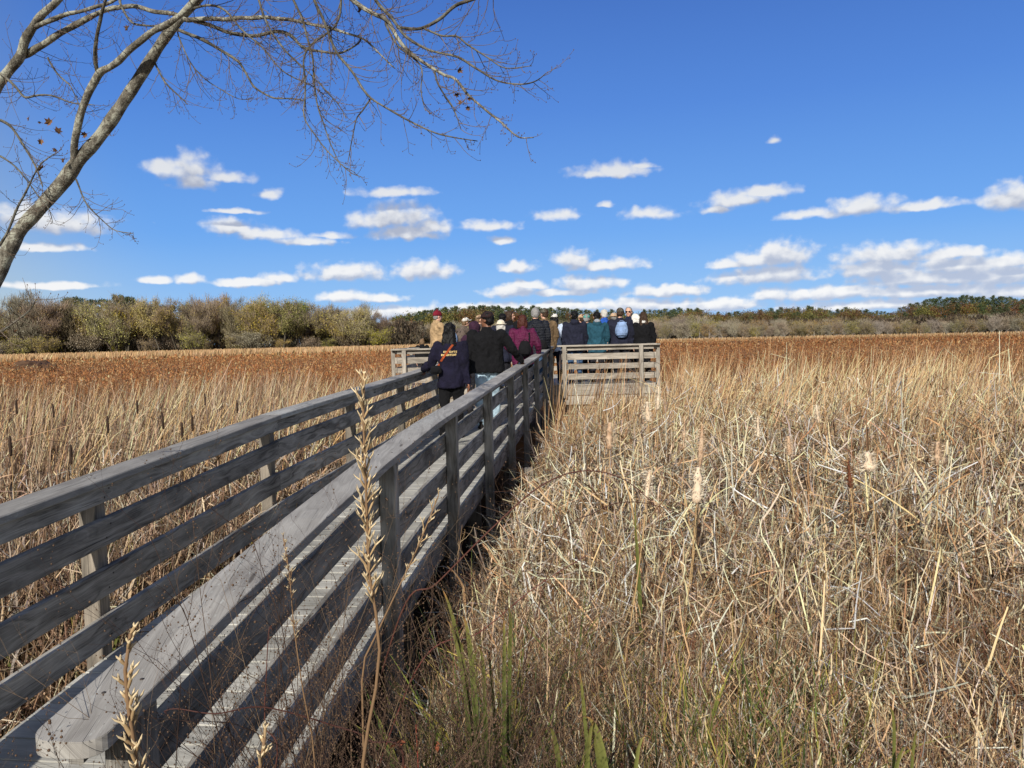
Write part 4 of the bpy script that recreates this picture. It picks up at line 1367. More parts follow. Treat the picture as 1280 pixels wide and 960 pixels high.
def cattail(px, py, D, length, rad, label, cols, fluffy=True, lean=0.0, leanaz=0.0, gap=False):
    if fluffy: D *= .75; rad *= .86; lean = lean or random.uniform(-.14, .14); leanaz = leanaz or 1.57
    top = at(px, py, D)
    zg = ground_at(top.x, top.y)
    Hh = top.z - zg
    base = Vector((top.x - lean * Hh * math.sin(leanaz), top.y - lean * Hh * math.cos(leanaz), zg))
    root = empty('cattail', base)
    tag(root, label, 'cattail', 'cattails with white fluffy heads' if fluffy else 'dark brown cattail spikes')
    ax = Vector((top.x - base.x, top.y - base.y, Hh)); L = ax.length; ax.normalize()
    mb = MB()
    mb.tube([ax * (L * k / 6) + Vector((math.sin(k * 1.7) * .008, 0, 0)) for k in range(7)], [.005 - .0004 * k for k in range(7)], 6, vcol(lin(176, 146, 104)))
    if not fluffy or random.random() < .5:
        mb.tube([ax * L, ax * (L + .06)], [.0022, .001], 5, vcol(lin(150, 120, 86)))
    mb.build('stalk', M_TWIG, root)
    mb = MB()
    c = ax * (L - length / 2)
    M = ax.to_track_quat('Z', 'Y').to_matrix()
    n = 11
    rings = []
    V, F = [], []
    for j in range(n + 1):
        f = j / n
        rr_ = rad * (math.sin(math.pi * (.06 + .88 * f)) ** .35) * ((1 + .75 * noise.noise(Vector((f * 4.5, px * .1, 0)))) * (1.15 - .45 * f) if fluffy else 1)
        for k in range(10):
            a = 6.283 * k / 10
            q = 1 + (.42 * noise.noise(Vector((math.cos(a) * 2, math.sin(a) * 2, f * 8 + px))) if fluffy else 0)
            V.append(c + M @ Vector((math.cos(a) * rr_ * q, math.sin(a) * rr_ * q, (f - .5) * length)))
    for j in range(n):
        for k in range(10):
            k2 = (k + 1) % 10
            F.append((j * 10 + k, j * 10 + k2, j * 10 + 10 + k2, j * 10 + 10 + k))
    F += [tuple(reversed(range(10))), tuple(n * 10 + k for k in range(10))]
    mb.add(V, F, None, vcol(cols[0]))
    # mottling
    for i in range(len(mb.c)):
        p = Vector(mb.v[i]) * 30
        w = noise.noise(p) * .5 + .5
        mb.c[i] = vcol([cols[0][j] * w + cols[-1][j] * (1 - w) for j in range(3)])
    if fluffy: hairs(mb, c, ax, rad, length, 240, rad * .9 + .010, .0022, cols[0])
    mb.build('seed_head', M_TWIG, root)
    return root


WHT = [lin(232, 220, 198), lin(196, 164, 132)]
PNK = [lin(214, 192, 164), lin(160, 120, 88)]
for a in ((809, 502, 8.6, .17, .024, 'upright white fluffy cattail head just below the platform corner', WHT),
          (823, 483, 9.6, .22, .017, 'slim shedding cattail with white tip close to the platform corner', WHT),
          (762, 528, 7.6, .20, .030, 'ragged pinkish cattail head in front of the platform', PNK, True, .05, 1.0),
          (873, 584, 5.6, .20, .031, 'largest cattail head, fluffy and tilted, at mid height right of the bramble arch', WHT, True, .10, 1.2),
          (878, 530, 6.0, .26, .014, 'tall thin reddish cattail just behind the largest fluffy head', PNK),
          (812, 588, 4.9, .14, .016, 'small broken cattail with three white tufts on the bramble arch', WHT, True, .2, .9),
          (1084, 565, 5.6, .11, .030, 'round white cattail tuft on a dark stem in the right half', WHT),
          (1172, 552, 6.0, .14, .024, 'rightmost cattail with white and red-brown fluffy head', PNK),
          (1060, 575, 5.8, .16, .012, 'thin red-brown cattail left of the round white tuft', [lin(128, 82, 58), lin(96, 60, 44)]),
          (947, 520, 8.0, .17, .017, 'slim pale cattail at the foot of the standing reeds, middle of the right bed', WHT),
          (1020, 505, 8.6, .16, .015, 'slim pale cattail among golden reeds right of centre', WHT),
          (856, 520, 7.4, .24, .012, 'slender brown cattail left of the tall reddish one', PNK),
          (985, 545, 7.0, .14, .016, 'short pinkish cattail in the tangle, centre of the right bed', PNK)):
    cattail(*a)
DRK = [lin(70, 52, 40), lin(46, 36, 30)]
darks = [(12, 545, 6.4), (134, 520, 7.6), (203, 516, 8.0), (227, 528, 7.4), (240, 519, 8.2), (88, 556, 6.6), (171, 500, 9.5), (256, 492, 11), (296, 500, 10), (66, 505, 9.6), (350, 487, 12.5), (20, 500, 9.0)]
for i, (px_, py_, D) in enumerate(darks):
    o = cattail(px_, py_, D, .17, .013, 'dark brown cattail spike standing in the reeds left of the boardwalk', DRK, False)

# a few reeds taller than the bed
for (px_, py_, D, lab) in ((1145, 410, 14.0, 'single tall pale reed standing above the bed at the far right'), (1027, 430, 13.0, 'tall reed with thin bare tip rising over the brown field, middle of the right bed'), (1215, 424, 17.0, 'tall pale reed over the brown field near the right edge')):
    tp = at(px_, py_, D)
    r_ = empty('tall_reed', (tp.x, tp.y, 0)); tag(r_, lab, 'reed')
    mb = MB(); mb.tube([(0, 0, 0), (.01, 0, tp.z * .5), (.015, 0, tp.z * .85), (.03, 0, tp.z)], [.005, .0045, .004, .0015], 6, vcol(lin(196, 166, 122)))
    mb.build('stalk', M_TWIG, r_)
    mb = MB(); mb.tube([(.01, 0, tp.z * .35), (.05, .02, tp.z * .7), (.16, .03, tp.z * .86)], [.009, .008, .001], 5, vcol(lin(200, 168, 120)))
    mb.build('leaf', M_TWIG, r_)


def podspike(px_list, D, label, w0=.006, podlen=.034, npods=60, top_f=0.0, pod_f=.55, lean_y=0.0, col=lin(164, 138, 102), stemc=lin(128, 102, 76)):
    """dried evening primrose stalk: stem with up-pointing split pods. px_list: stem points, top first"""
    w0 *= .78; podlen *= .84
    P = [at(px_, py_, D + lean_y * i) for i, (px_, py_) in enumerate(px_list)]
    zg = ground_at(P[-1].x, P[-1].y)
    b = P[-1].copy()
    if b.z > zg: P.append(Vector((b.x + (P[-1].x - P[-2].x) * .4, b.y, zg)))
    base = P[-1].copy()
    root = empty('dried_seed_stalk', base)
    tag(root, label, 'dried plant', 'dried stalks with split seed pods')
    P = [p - base for p in P]
    # resample
    L = [0]
    for i in range(1, len(P)): L.append(L[-1] + (P[i] - P[i - 1]).length)
    tot = L[-1]
    def pos(s):
        s = max(0, min(tot, s))
        for i in range(1, len(P)):
            if s <= L[i] or i == len(P) - 1:
                f = (s - L[i - 1]) / max(1e-6, L[i] - L[i - 1])
                return P[i - 1].lerp(P[i], f)
    ss = [tot * k / 30 for k in range(31)]
    mb = MB(); mb.tube([pos(s) for s in ss], [w0 * (.45 + .55 * min(1, k / 16)) for k in range(31)], 7, vcol(stemc))
    mb.build('stem', M_TWIG, root)
    span = tot * pod_f
    mbp = MB()
    npods = int(npods * 1.25)
    for i in range(npods):
        s = span * (i / npods) ** .9 + random.uniform(-.002, .002)
        if noise.noise(Vector((s * 16, D * 9, 0))) < -.22 and s > span * .2: continue
        p = pos(s); up_ = (pos(s - .03) - pos(s + .03)).normalized()
        a = random.uniform(0, 6.28)
        o = up_.orthogonal(); bb = up_.cross(o)
        out = o * math.cos(a) + bb * math.sin(a)
        ln = podlen * random.choice((.55, .8, 1.0, 1.15, 1.3)) * random.uniform(.85, 1.15) * (.6 + .4 * min(1, s / span * 3))
        k = random.uniform(.75, 1.2)
        mid = p + (out * random.uniform(.2, .5) + up_ * .85).normalized() * ln * .6
        tip = mid + (out * .25 + up_ * .95).normalized() * ln * .4
        mbp.tube([p, p.lerp(mid, .6), mid], [w0 * .25, w0 * .50, w0 * .46], 6, vcol(col, k), cap=False)
        for q in range(3):     # split tips curling outward
            aa = q * 2.1 + a
            tt = tip + (o * math.cos(aa) + bb * math.sin(aa)) * ln * .16
            mbp.tube([mid, mid.lerp(tt, .6) + (o * math.cos(aa) + bb * math.sin(aa)) * ln * .03, tt], [w0 * .42, w0 * .3, w0 * .06], 5, vcol(lin(206, 186, 150), k), cap=False)
    ob = tag(mbp.build('seed_pods', M_TWIG, root), kind='stuff')
    return root


podspike([(455, 472), (454, 520), (457, 600), (459, 660), (462, 735), (476, 790), (472, 850), (460, 910), (452, 965)], 1.12, 'tall tan seed stalk standing up in front of the right-hand railing', .0044, .036, 52, pod_f=.20)
podspike([(163, 792), (156, 830), (158, 870), (165, 910), (172, 965)], .95, 'tan seed stalk with open pods in front of the rounded cap board at lower left', .0062, .034, 44, pod_f=.30)
podspike([(331, 922), (326, 950), (322, 985), (318, 1020)], .98, 'short tan seed stalk poking up at the bottom edge between boards', .0062, .030, 26, pod_f=.16)
podspike([(548, 620), (536, 650), (520, 690), (498, 735), (472, 790), (452, 830)], 1.5, 'slanting tan seed stalk leaning right, level with the second post', .0036, .030, 12, pod_f=.13, col=lin(168, 142, 106))
podspike([(354, 672), (362, 715), (364, 745), (368, 790), (378, 860), (392, 930)], 1.55, 'brown withered seed stalk in the tangle before the railing boards', .0028, .022, 26, pod_f=.16, col=lin(120, 94, 68))


def twig_plant(name, label, base, height, n_stems, col, spread_=.5, seed=1, levels=2, w=.0022, dots=None, cat='dried plant', group=None, lean=Vector((0, 0, 0))):
    rnd = random.Random(seed)
    root = empty(name, base)
    tag(root, label, cat, group)
    mb, md = MB(), MB()

    def grow(p, d, L, r, lv):
        pts, rad = [p.copy()], [r]
        n = 6
        for k in range(n):
            d = (d + Vector((rnd.gauss(0, .16), rnd.gauss(0, .16), rnd.gauss(0, .10) + .03))).normalized()
            p = p + d * L / n
            pts.append(p.copy()); rad.append(r * (1 - .7 * (k + 1) / n))
        mb.tube(pts, rad, 5 if lv else 4, vcol(col, rnd.uniform(.7, 1.25)), cap=False)
        if lv > 0:
            for k in range(2, n + 1):
                for q in range(2 if lv > 1 else rnd.randint(1, 2)):
                    a = rnd.uniform(0, 6.28)
                    dd = (d + Vector((math.cos(a), math.sin(a), rnd.uniform(-.2, .5))) * .9).normalized()
                    grow(pts[k], dd, L * rnd.uniform(.14, .30), rad[k] * .75, lv - 1)
        elif dots:
            for q in pts[3:]:
                if rnd.random() < .4: md.ellip(q, rnd.uniform(.001, .0024), 5, 4)
    for i in range(n_stems):
        a = rnd.uniform(0, 6.28)
        b = Vector((math.cos(a), math.sin(a), 0)) * rnd.uniform(0, .12)
        d = (Vector((math.cos(a) * spread_ * rnd.random(), math.sin(a) * spread_ * rnd.random(), 1)) + lean).normalized()
        grow(b, d, height * rnd.uniform(.7, 1.1), w, levels)
    mb.build('stems', M_TWIG, root)
    if dots:
        md.c = [vcol(dots)] * len(md.v)
        tag(md.build('dried_flowers', M_TWIG, root), kind='stuff')
    return root


for i, (px_, py_, D, ht, ns, lab) in enumerate(((250, 800, 1.35, .55, 5, 'fine grey branching weed in front of the lowest boards at lower left'),
                                               (355, 700, 1.75, .72, 6, 'dark wiry weed tangle crossing the railing boards'),
                                               (415, 650, 1.9, .80, 6, 'leafless brown weed between the withered and the tall seed stalk'),
                                               (500, 690, 2.2, .80, 6, 'brown wiry weed at the foot of the second railing post'),
                                               (560, 745, 2.0, .62, 7, 'dense brown weed mass right of the tall seed stalk'),
                                               (450, 830, 1.6, .5, 6, 'low dark weed tangle at the bottom edge left of the reeds'),
                                               (300, 760, 1.5, .5, 5, 'pale grey weed with hair-thin branches before the cap board'),
                                               (385, 770, 1.6, .5, 6, 'grey-brown weed tangle around the withered seed stalk'),
                                               (530, 800, 1.75, .5, 6, 'dark weed thicket between the tall seed stalk and the red leaves'),
                                               (600, 850, 1.6, .5, 6, 'fine reddish-brown weed at the bottom edge right of the red leaves'),
                                               (620, 800, 1.9, .45, 7, 'grey-brown bushy weed at the bottom edge under the green blades'))):
    p = at(px_, py_, D); zg = ground_at(p.x, p.y) - .02
    twig_plant('dried_weed', lab, (p.x, p.y, zg), (p.z - zg) * .98, ns + 7, lin(*((120, 100, 78), (66, 50, 42), (92, 72, 58))[i % 3]), .85, 30 + i, 2, (.0017, .0026, .0022)[i % 3], lin(96, 76, 60), group='wiry dried weeds by the railing')


def cane(px_pts, label, col, r=.0035, seed=0):
    P = [at(a, b, c) for a, b, c in px_pts]
    zg = ground_at(P[0].x, P[0].y)
    P.insert(0, Vector((P[0].x - .30, P[0].y + .05, zg)))
    base = P[0].copy()
    root = empty('bramble_cane', base); tag(root, label, 'bramble', 'reddish bramble canes')
    # Catmull-Rom
    Q = [p - base for p in P]
    pts = []
    for i in range(len(Q) - 1):
        p0, p1, p2, p3 = Q[max(i - 1, 0)], Q[i], Q[i + 1], Q[min(i + 2, len(Q) - 1)]
        for k in range(8):
            t_ = k / 8
            pts.append(.5 * ((2 * p1) + (p2 - p0) * t_ + (2 * p0 - 5 * p1 + 4 * p2 - p3) * t_ ** 2 + (3 * p1 - p0 - 3 * p2 + p3) * t_ ** 3))
    pts.append(Q[-1])
    mb = MB(); mb.tube(pts, [r * (1 - .65 * k / len(pts)) for k in range(len(pts))], 6, vcol(col)); mb.build('cane', M_TWIG, root)
    mb = MB()
    rnd = random.Random(seed)
    for k in range(4, len(pts), 2):
        d = (pts[k] - pts[k - 1]).normalized(); o = d.orthogonal().normalized(); bb = d.cross(o); a = rnd.uniform(0, 6.28)
        q = pts[k] + (o * math.cos(a) + bb * math.sin(a) - d * .3) * .010
        mb.tube([pts[k], q], [r * .35, .0003], 4, vcol(col, .8))
    tag(mb.build('thorns', M_TWIG, root), kind='stuff')


cane([(500, 770, 3.2), (545, 730, 3.2), (610, 665, 3.2), (672, 610, 3.25), (725, 589, 3.3), (775, 597, 3.35), (815, 628, 3.4), (838, 660, 3.4)], 'long red-brown bramble cane arching over the reeds in the middle', lin(88, 54, 46), .0042, 1)
cane([(520, 838, 2.6), (600, 790, 2.6), (668, 735, 2.65), (740, 690, 2.7)], 'straight reddish bramble cane rising to the right under the arch', lin(104, 60, 54), .0034, 2)
cane([(500, 985, 1.62), (460, 925, 1.6), (420, 908, 1.6), (330, 884, 1.55), (270, 892, 1.5), (222, 886, 1.5), (205, 889, 1.5)], 'dark red bramble cane lying across the boards at lower left', lin(78, 50, 44), .0026, 3)
cane([(338, 990, 1.6), (331, 905, 1.6), (333, 840, 1.6), (336, 790, 1.6), (340, 782, 1.6)], 'short upright red cane before the middle board', lin(92, 58, 50), .0018, 4)
cane([(690, 700, 3.4), (745, 640, 3.4), (800, 628, 3.5), (860, 650, 3.6), (905, 700, 3.6)], 'thin dark bramble cane lower behind the arch', lin(84, 60, 50), .0030, 5)


def blade_clump(label, spec, D):
    """green sword leaves; each leaf a part. spec: (base px, base py, tip px, tip py, width m)"""
    b0 = at(spec[0][0], spec[0][1], D)
    zg = ground_at(b0.x, b0.y)
    base = Vector((b0.x, b0.y, zg)); root = empty('green_blades', base); tag(root, label, 'marsh plant', 'green sword-leaved plants in the bank')
    for (bx, by, tx, ty, w) in spec:
        dd = random.uniform(-.12, .12)
        p0, p1 = at(bx, by, D + dd), at(tx, ty, D + dd * .5 - .05)
        foot = Vector((p0.x + (p0.x - p1.x) * .15, p0.y, zg))
        mb = MB()
        pts = [foot, p0, p0.lerp(p1, .6) + Vector((random.uniform(-.05, .05), 0, .05)), p1 + Vector((random.uniform(-.06, .06), random.uniform(-.05, .05), random.uniform(-.06, 0)))]
        cs = []
        V, F, Cc = [], [], []
        n = 12
        face = Vector((1, random.uniform(-.5, .5), 0)).normalized()
        for k in range(n + 1):
            t_ = k / n
            a, b, c_, d_ = pts
            q = a * (1 - t_) ** 3 + b * 3 * t_ * (1 - t_) ** 2 + c_ * 3 * t_ ** 2 * (1 - t_) + d_ * t_ ** 3
            ww = .95 * w * (1.0 - .25 * t_ if t_ < .6 else (1 - t_) / .4 * .85 + .02) / 2
            for sgn, off in ((-1, 0), (0, .004), (1, 0)):
                V.append(q - base + face * ww * sgn + Vector((0, off, 0)))
                g = vcol([x_ * (1 - t_ * t_) + y_ * t_ * t_ for x_, y_ in zip(lin(78, 92, 44), lin(150, 140, 78))], random.uniform(.85, 1.1) * (.8 if sgn == 0 else 1.0)) if t_ < .82 else vcol(lin(150, 116, 72), random.uniform(.8, 1.1))
                Cc.append(g)
        for k in range(n):
            for j in range(2):
                i0 = k * 3 + j
                F.append((i0, i0 + 1, i0 + 4, i0 + 3))
        mb.add(V, F); mb.c = Cc
        mb.build('leaf', M_REED, root)


blade_clump('tall green sword leaves beside the dark gap under the boardwalk', [(592, 800, 556, 735, .016), (590, 830, 575, 760, .018), (596, 850, 572, 745, .022), (604, 860, 588, 790, .016), (588, 820, 565, 795, .014)], 2.5)
blade_clump('pair of yellow-green sword leaves right of the tall green ones', [(626, 860, 614, 748, .017), (630, 800, 632, 742, .016), (622, 880, 616, 800, .014)], 2.6)
blade_clump('single bright green blade standing below the bramble arch', [(800, 690, 792, 620, .018), (803, 700, 797, 660, .012)], 4.0)
blade_clump('green blades at the bottom edge in the middle of the right bank', [(770, 945, 757, 880, .022), (762, 950, 745, 900, .018), (722, 950, 715, 890, .016), (706, 930, 700, 905, .018), (740, 925, 732, 820, .012), (788, 960, 796, 900, .014)], 1.9)
blade_clump('green blades at the bottom edge toward the right corner', [(1108, 945, 1128, 915, .016), (1112, 930, 1104, 865, .012), (1135, 950, 1142, 905, .014)], 2.0)
blade_clump('green leaves growing under the lowest board of the left railing', [(60, 860, 40, 800, .022), (30, 870, 75, 790, .020), (130, 800, 170, 770, .018), (8, 900, 30, 850, .02), (150, 790, 140, 755, .014), (20, 840, 5, 780, .022)], 4.3)
# red leaf sprig
p = at(520, 935, 1.7)
r_ = empty('red_leaf_sprig', (p.x, p.y, ground_at(p.x, p.y))); tag(r_, 'small sprig of red autumn leaves low in the weeds at the bottom edge', 'leaf sprig')
mb = MB(); zz = p.z - ground_at(p.x, p.y) + .05
mb.tube([(0, 0, 0), (.01, 0, zz * .6), (.0, .01, zz)], [.003, .002, .001], 5, vcol(lin(120, 50, 40))); mb.build('stem', M_TWIG, r_)
for k in range(16):
    q = Vector((random.uniform(-.05, .05), random.uniform(-.03, .03), zz * random.uniform(.55, 1.05)))
    a = Vector((random.gauss(0, 1), random.gauss(0, 1), random.gauss(-.4, .6))).normalized() * .022; b = a.orthogonal().normalized() * .007
    mb = MB(); mb.add([q, q + a * .5 + b, q + a, q + a * .5 - b], [(0, 1, 2, 3)], None, vcol(lin(132, 76, 52), random.uniform(.5, 1.1))); mb.build('leaf', M_REED, r_, smooth=False)

# low rounded muskrat lodge far left
p = at(42, 462, 78)
mbx = MB()
Vv = []
mbx.ellip((0, 0, .25), (2.2, 1.8, .9), 28, 14)
for i, v in enumerate(mbx.v):
    q = Vector(v); mbx.v[i] = tuple(q * (1 + .25 * noise.noise(q * 2.2)))
mbx.c = [vcol(lin(96, 72, 54), random.uniform(.6, 1.3)) for _ in mbx.v]
lo = mbx.build('muskrat_lodge', M_FIELD, smooth=False); lo.location = (p.x, p.y, 0); tag(lo, 'low dark mound of plant stems in the brown field at far left', 'mound')


# ------------------------------------------------------------------ the overhanging tree at upper left
TD = 5.0
tree = empty('overhanging_tree', (0, 0, 0))
trunk_px = [(-128, 835, 5.0), (-112, 620, 5.0), (-72, 470, 5.0), (-30, 393, 5.0), (0, 335, 5.0), (22, 292, 5.0), (50, 260, 5.0), (80, 226, 5.0), (97, 202, 4.98), (122, 174, 4.95), (138, 152, 4.92), (156, 125, 4.9), (175, 96, 4.86), (190, 72, 4.84), (207, 46, 4.8), (228, 20, 4.78), (248, -2, 4.74), (275, -36, 4.7), (310, -90, 4.6)]
P = [at(a, b, d) for a, b, d in trunk_px]
tbase = Vector((P[0].x, P[0].y, 0.0)); P[0].z = ground_at(P[0].x, P[0].y) - .05
tbase = P[0].copy(); tree.location = tbase
tag(tree, 'leaning bare tree with lichen-spotted bark at upper left, branches hanging across the sky', 'tree')


def smooth_path(P, sub=5):
    pts = []
    for i in range(len(P) - 1):
        p0, p1, p2, p3 = P[max(i - 1, 0)], P[i], P[i + 1], P[min(i + 2, len(P) - 1)]
        for k in range(sub):
            t_ = k / sub
            pts.append(.5 * ((2 * p1) + (p2 - p0) * t_ + (2 * p0 - 5 * p1 + 4 * p2 - p3) * t_ ** 2 + (3 * p1 - p0 - 3 * p2 + p3) * t_ ** 3))
    pts.append(P[-1])
    return pts


def limb(P, r0, r1, name, parent, n=10, knob=.08, wig=0.0):
    Q = smooth_path(P)
    mb = MB()
    rad = []
    for i, q in enumerate(Q):
        f = i / (len(Q) - 1)
        rad.append((r0 + (r1 - r0) * f) * (1 + knob * noise.noise(q * 7)))
        if wig: Q[i] = q + Vector((noise.noise(q * 9), noise.noise(q * 9 + Vector((5, 0, 0))), noise.noise(q * 9 + Vector((0, 5, 0))))) * wig
    mb.tube([q - tbase for q in Q], rad, n)
    mb.build(name, M_BARK, parent)
    return Q, rad


m_per_px = TD / FPX
trunk_q, trunk_r = limb(P, .055, .023, 'trunk', tree, 14, .2)
LIMBS = [
    # (points (px, py), depth start, depth end, width px start, end)
    ([(91, 205), (91, 187), (97, 162), (106, 128), (122, 94), (137, 83), (162, 62), (187, 44), (212, 28), (238, 8), (268, -22), (300, -60)], 4.97, 4.5, 13, 8),
    ([(122, 92), (120, 72), (120, 56), (125, 25), (133, -2), (140, -40)], 4.9, 4.6, 7, 4),
    ([(-40, 160), (0, 104), (22, 75), (34, 47), (50, 22), (75, -4), (100, -40)], 5.5, 5.2, 17, 10),
    ([(26, 72), (45, 62), (62, 50), (94, 31), (116, 19), (137, 12), (165, 8), (200, 16), (222, 20)], 5.45, 5.0, 11, 6),
    ([(45, 34), (60, 27), (78, 19), (104, 14), (131, 5), (160, -8)], 5.3, 5.0, 8, 5),
    ([(230, 24), (269, 25), (300, 22), (337, 22), (369, 25), (398, 31), (430, 41), (451, 47), (468, 62), (493, 84)], 4.75, 4.0, 8, 2),
    ([(238, 24), (281, 39), (316, 44), (350, 40), (366, 46), (378, 57), (401, 65), (426, 66), (448, 55), (452, 48)], 4.75, 4.2, 7, 2.5),
    ([(222, 36), (256, 52), (291, 72), (303, 84), (316, 106), (337, 120), (358, 124), (381, 126)], 4.8, 4.4, 6, 1.6),
    ([(376, -40), (392, 0), (404, 25), (420, 62), (439, 91), (464, 123), (504, 147), (539, 164), (567, 172), (597, 178)], 4.0, 3.7, 6, 1.5),
    ([(464, 123), (455, 137), (445, 150), (439, 178), (434, 203)], 3.88, 3.85, 3.2, 1.2),
    ([(420, -30), (425, 0), (418, 30), (384, 62), (381, 95), (381, 125), (382, 150), (401, 178), (423, 200), (439, 216), (453, 222)], 4.2, 4.0, 4, 1.2),
    ([(360, -10), (376, 20), (384, 53), (392, 81), (395, 125), (404, 153), (417, 184), (428, 205), (446, 217)], 4.3, 4.1, 4, 1.0),
    ([(400, -40), (439, 0), (470, 19), (486, 28), (504, 56), (523, 75), (551, 91), (567, 97), (586, 119), (607, 137), (626, 153), (639, 164), (651, 172), (667, 173)], 3.9, 3.5, 8, 1.6),
    ([(440, -40), (470, 0), (492, 25), (507, 44), (532, 62), (570, 69), (595, 84), (620, 101), (648, 106), (670, 101), (684, 91)], 3.9, 3.4, 6, 1.4),
    ([(640, -40), (612, -8), (590, 0), (570, 6), (551, 22), (526, 33), (500, 34)], 3.6, 3.8, 6, 5),
    ([(529, 34), (551, 45), (570, 45), (585, 56), (611, 72), (629, 84), (648, 86), (666, 84)], 3.75, 3.4, 4, 1.2),
    ([(482, 28), (498, 56), (523, 81), (525, 106), (528, 122), (532, 138)], 3.8, 3.7, 3.5, 1.2),
    ([(543, 89), (548, 102), (554, 112), (567, 137), (576, 160)], 3.6, 3.5, 3.4, 1.2),
    ([(318, -30), (330, 20), (352, 60), (372, 80), (396, 100), (420, 128), (432, 148)], 4.4, 4.1, 4, 1.2),
    ([(240, 10), (275, 10), (300, 35), (330, 62), (352, 88), (384, 104), (412, 124)], 4.7, 4.3, 4, 1.2),
    ([(0, 92), (20, 108), (34, 122), (62, 118), (92, 130), (118, 132)], 5.4, 5.1, 5, 1.5),
    ([(0, 150), (14, 160), (34, 190), (46, 215), (52, 232)], 5.0, 4.9, 5, 2),
    ([(-20, 330), (8, 292), (22, 258), (38, 228), (52, 205), (72, 190)], 4.4, 4.3, 5, 1.5),
    ([(-30, 428), (0, 415), (20, 402), (36, 390), (46, 374)], 3.4, 3.3, 4.5, 1.5),
    ([(192, 76), (205, 100), (222, 118), (235, 130)], 4.85, 4.7, 4, 1.2),
    ([(95, 224), (105, 250), (120, 268), (140, 285), (166, 293)], 4.95, 4.7, 3, 1.0),
    ([(150, 0), (158, 20), (172, 30), (200, 32), (216, 24)], 4.9, 4.8, 4, 2.5),
    ([(222, 40), (232, 68), (250, 92), (275, 112), (300, 124), (318, 122)], 4.7, 4.4, 2.4, .9),
    ([(60, 72), (72, 92), (90, 110), (102, 138)], 5.2, 5.1, 3.2, 1.2),
    ([(0, 195), (26, 215), (48, 245), (60, 260), (66, 278)], 4.8, 4.75, 3.2, 1.0),
]


def twigs_for(Q, rnd, dens, lmax, mb):
    """fine side twigs: leave the limb, sag a little and turn up at the tips"""
    acc = 0
    step = .05 / dens
    for i in range(2, len(Q)):
        acc += (Q[i] - Q[i - 1]).length
        while acc > step:
            acc -= step * rnd.uniform(.6, 1.5)
            d = (Q[i] - Q[i - 1]).normalized()
            side = d.orthogonal().normalized()
            a = rnd.uniform(0, 6.28)
            o = (Matrix.Rotation(a, 3, d) @ side)
            dr = (d * rnd.uniform(.3, 1.0) + o * rnd.uniform(.5, 1.0) + Vector((0, 0, -.25))).normalized()
            L = lmax * rnd.uniform(.25, 1.0) * (1 - .62 * i / len(Q))
            p = Q[i].copy(); pts = [p.copy()]
            n = 6
            for k in range(n):
                dr = (dr + Vector((rnd.gauss(0, .13), rnd.gauss(0, .13), .02 + .17 * k / n))).normalized()
                p = p + dr * L / n; pts.append(p.copy())
            r = .0011 + .0045 * L
            mb.tube([q - tbase for q in pts], [r * (1 - .62 * k / n) for k in range(n + 1)], 5, vcol(lin(112, 98, 84), rnd.uniform(.7, 1.2)))
            for k in range(2, n + 1):
                if rnd.random() < .62:
                    a2 = rnd.uniform(0, 6.28)
                    d2 = ((pts[k] - pts[k - 1]).normalized() + (Matrix.Rotation(a2, 3, dr) @ dr.orthogonal().normalized()) * .9).normalized()
                    l2 = L * rnd.uniform(.12, .34); p2 = pts[k].copy(); pp = [p2.copy()]
                    for j in range(3):
                        d2 = (d2 + Vector((0, 0, .16))).normalized(); p2 = p2 + d2 * l2 / 3; pp.append(p2.copy())
                    mb.tube([q - tbase for q in pp], [r * .55, r * .5, r * .42, r * .3], 4, vcol(lin(112, 96, 82), rnd.uniform(.7, 1.2)))
                    mb.ellip(pp[-1] - tbase, (.0022, .0022, .0034), 5, 4, None, vcol(lin(96, 76, 64)))


rnd = random.Random(5)
mbt = MB(); twigs_for(trunk_q[28:], rnd, .22, .42, mbt)
tag(mbt.build('twigs', M_TWB, tree), kind='stuff')
for i, (pp, d0, d1, w0, w1) in enumerate(LIMBS):
    n = len(pp)
    P = [at(a, b, d0 + (d1 - d0) * k / (n - 1)) for k, (a, b) in enumerate(pp)]
    dm = (d0 + d1) / 2
    holder = empty('branch', (0, 0, 0)); holder.parent = tree
    Q = smooth_path(P); mb = MB(); rad = []
    for k, q in enumerate(Q):
        f = k / (len(Q) - 1)
        rad.append((w0 + (w1 - w0) * f) * .76 * dm / FPX / 2 * (1 + .22 * noise.noise(q * 9)))
        if 0 < k: Q[k] = q + Vector((noise.noise(q * 6), noise.noise(q * 6 + Vector((5, 0, 0))), noise.noise(q * 6 + Vector((0, 5, 0))))) * .012
    mb.tube([q - tbase for q in Q], rad, 9 if w0 > 6 else 7)
    bpy.data.objects.remove(holder)
    br = mb.build('branch', M_BARK if w0 > 7.5 else M_LIMB, tree)
    mbt = MB()
    twigs_for(Q, rnd, 1.7 if w0 < 9 else .8, .34, mbt)
    if mbt.v: tag(mbt.build('twigs', M_TWB, br), kind='stuff')


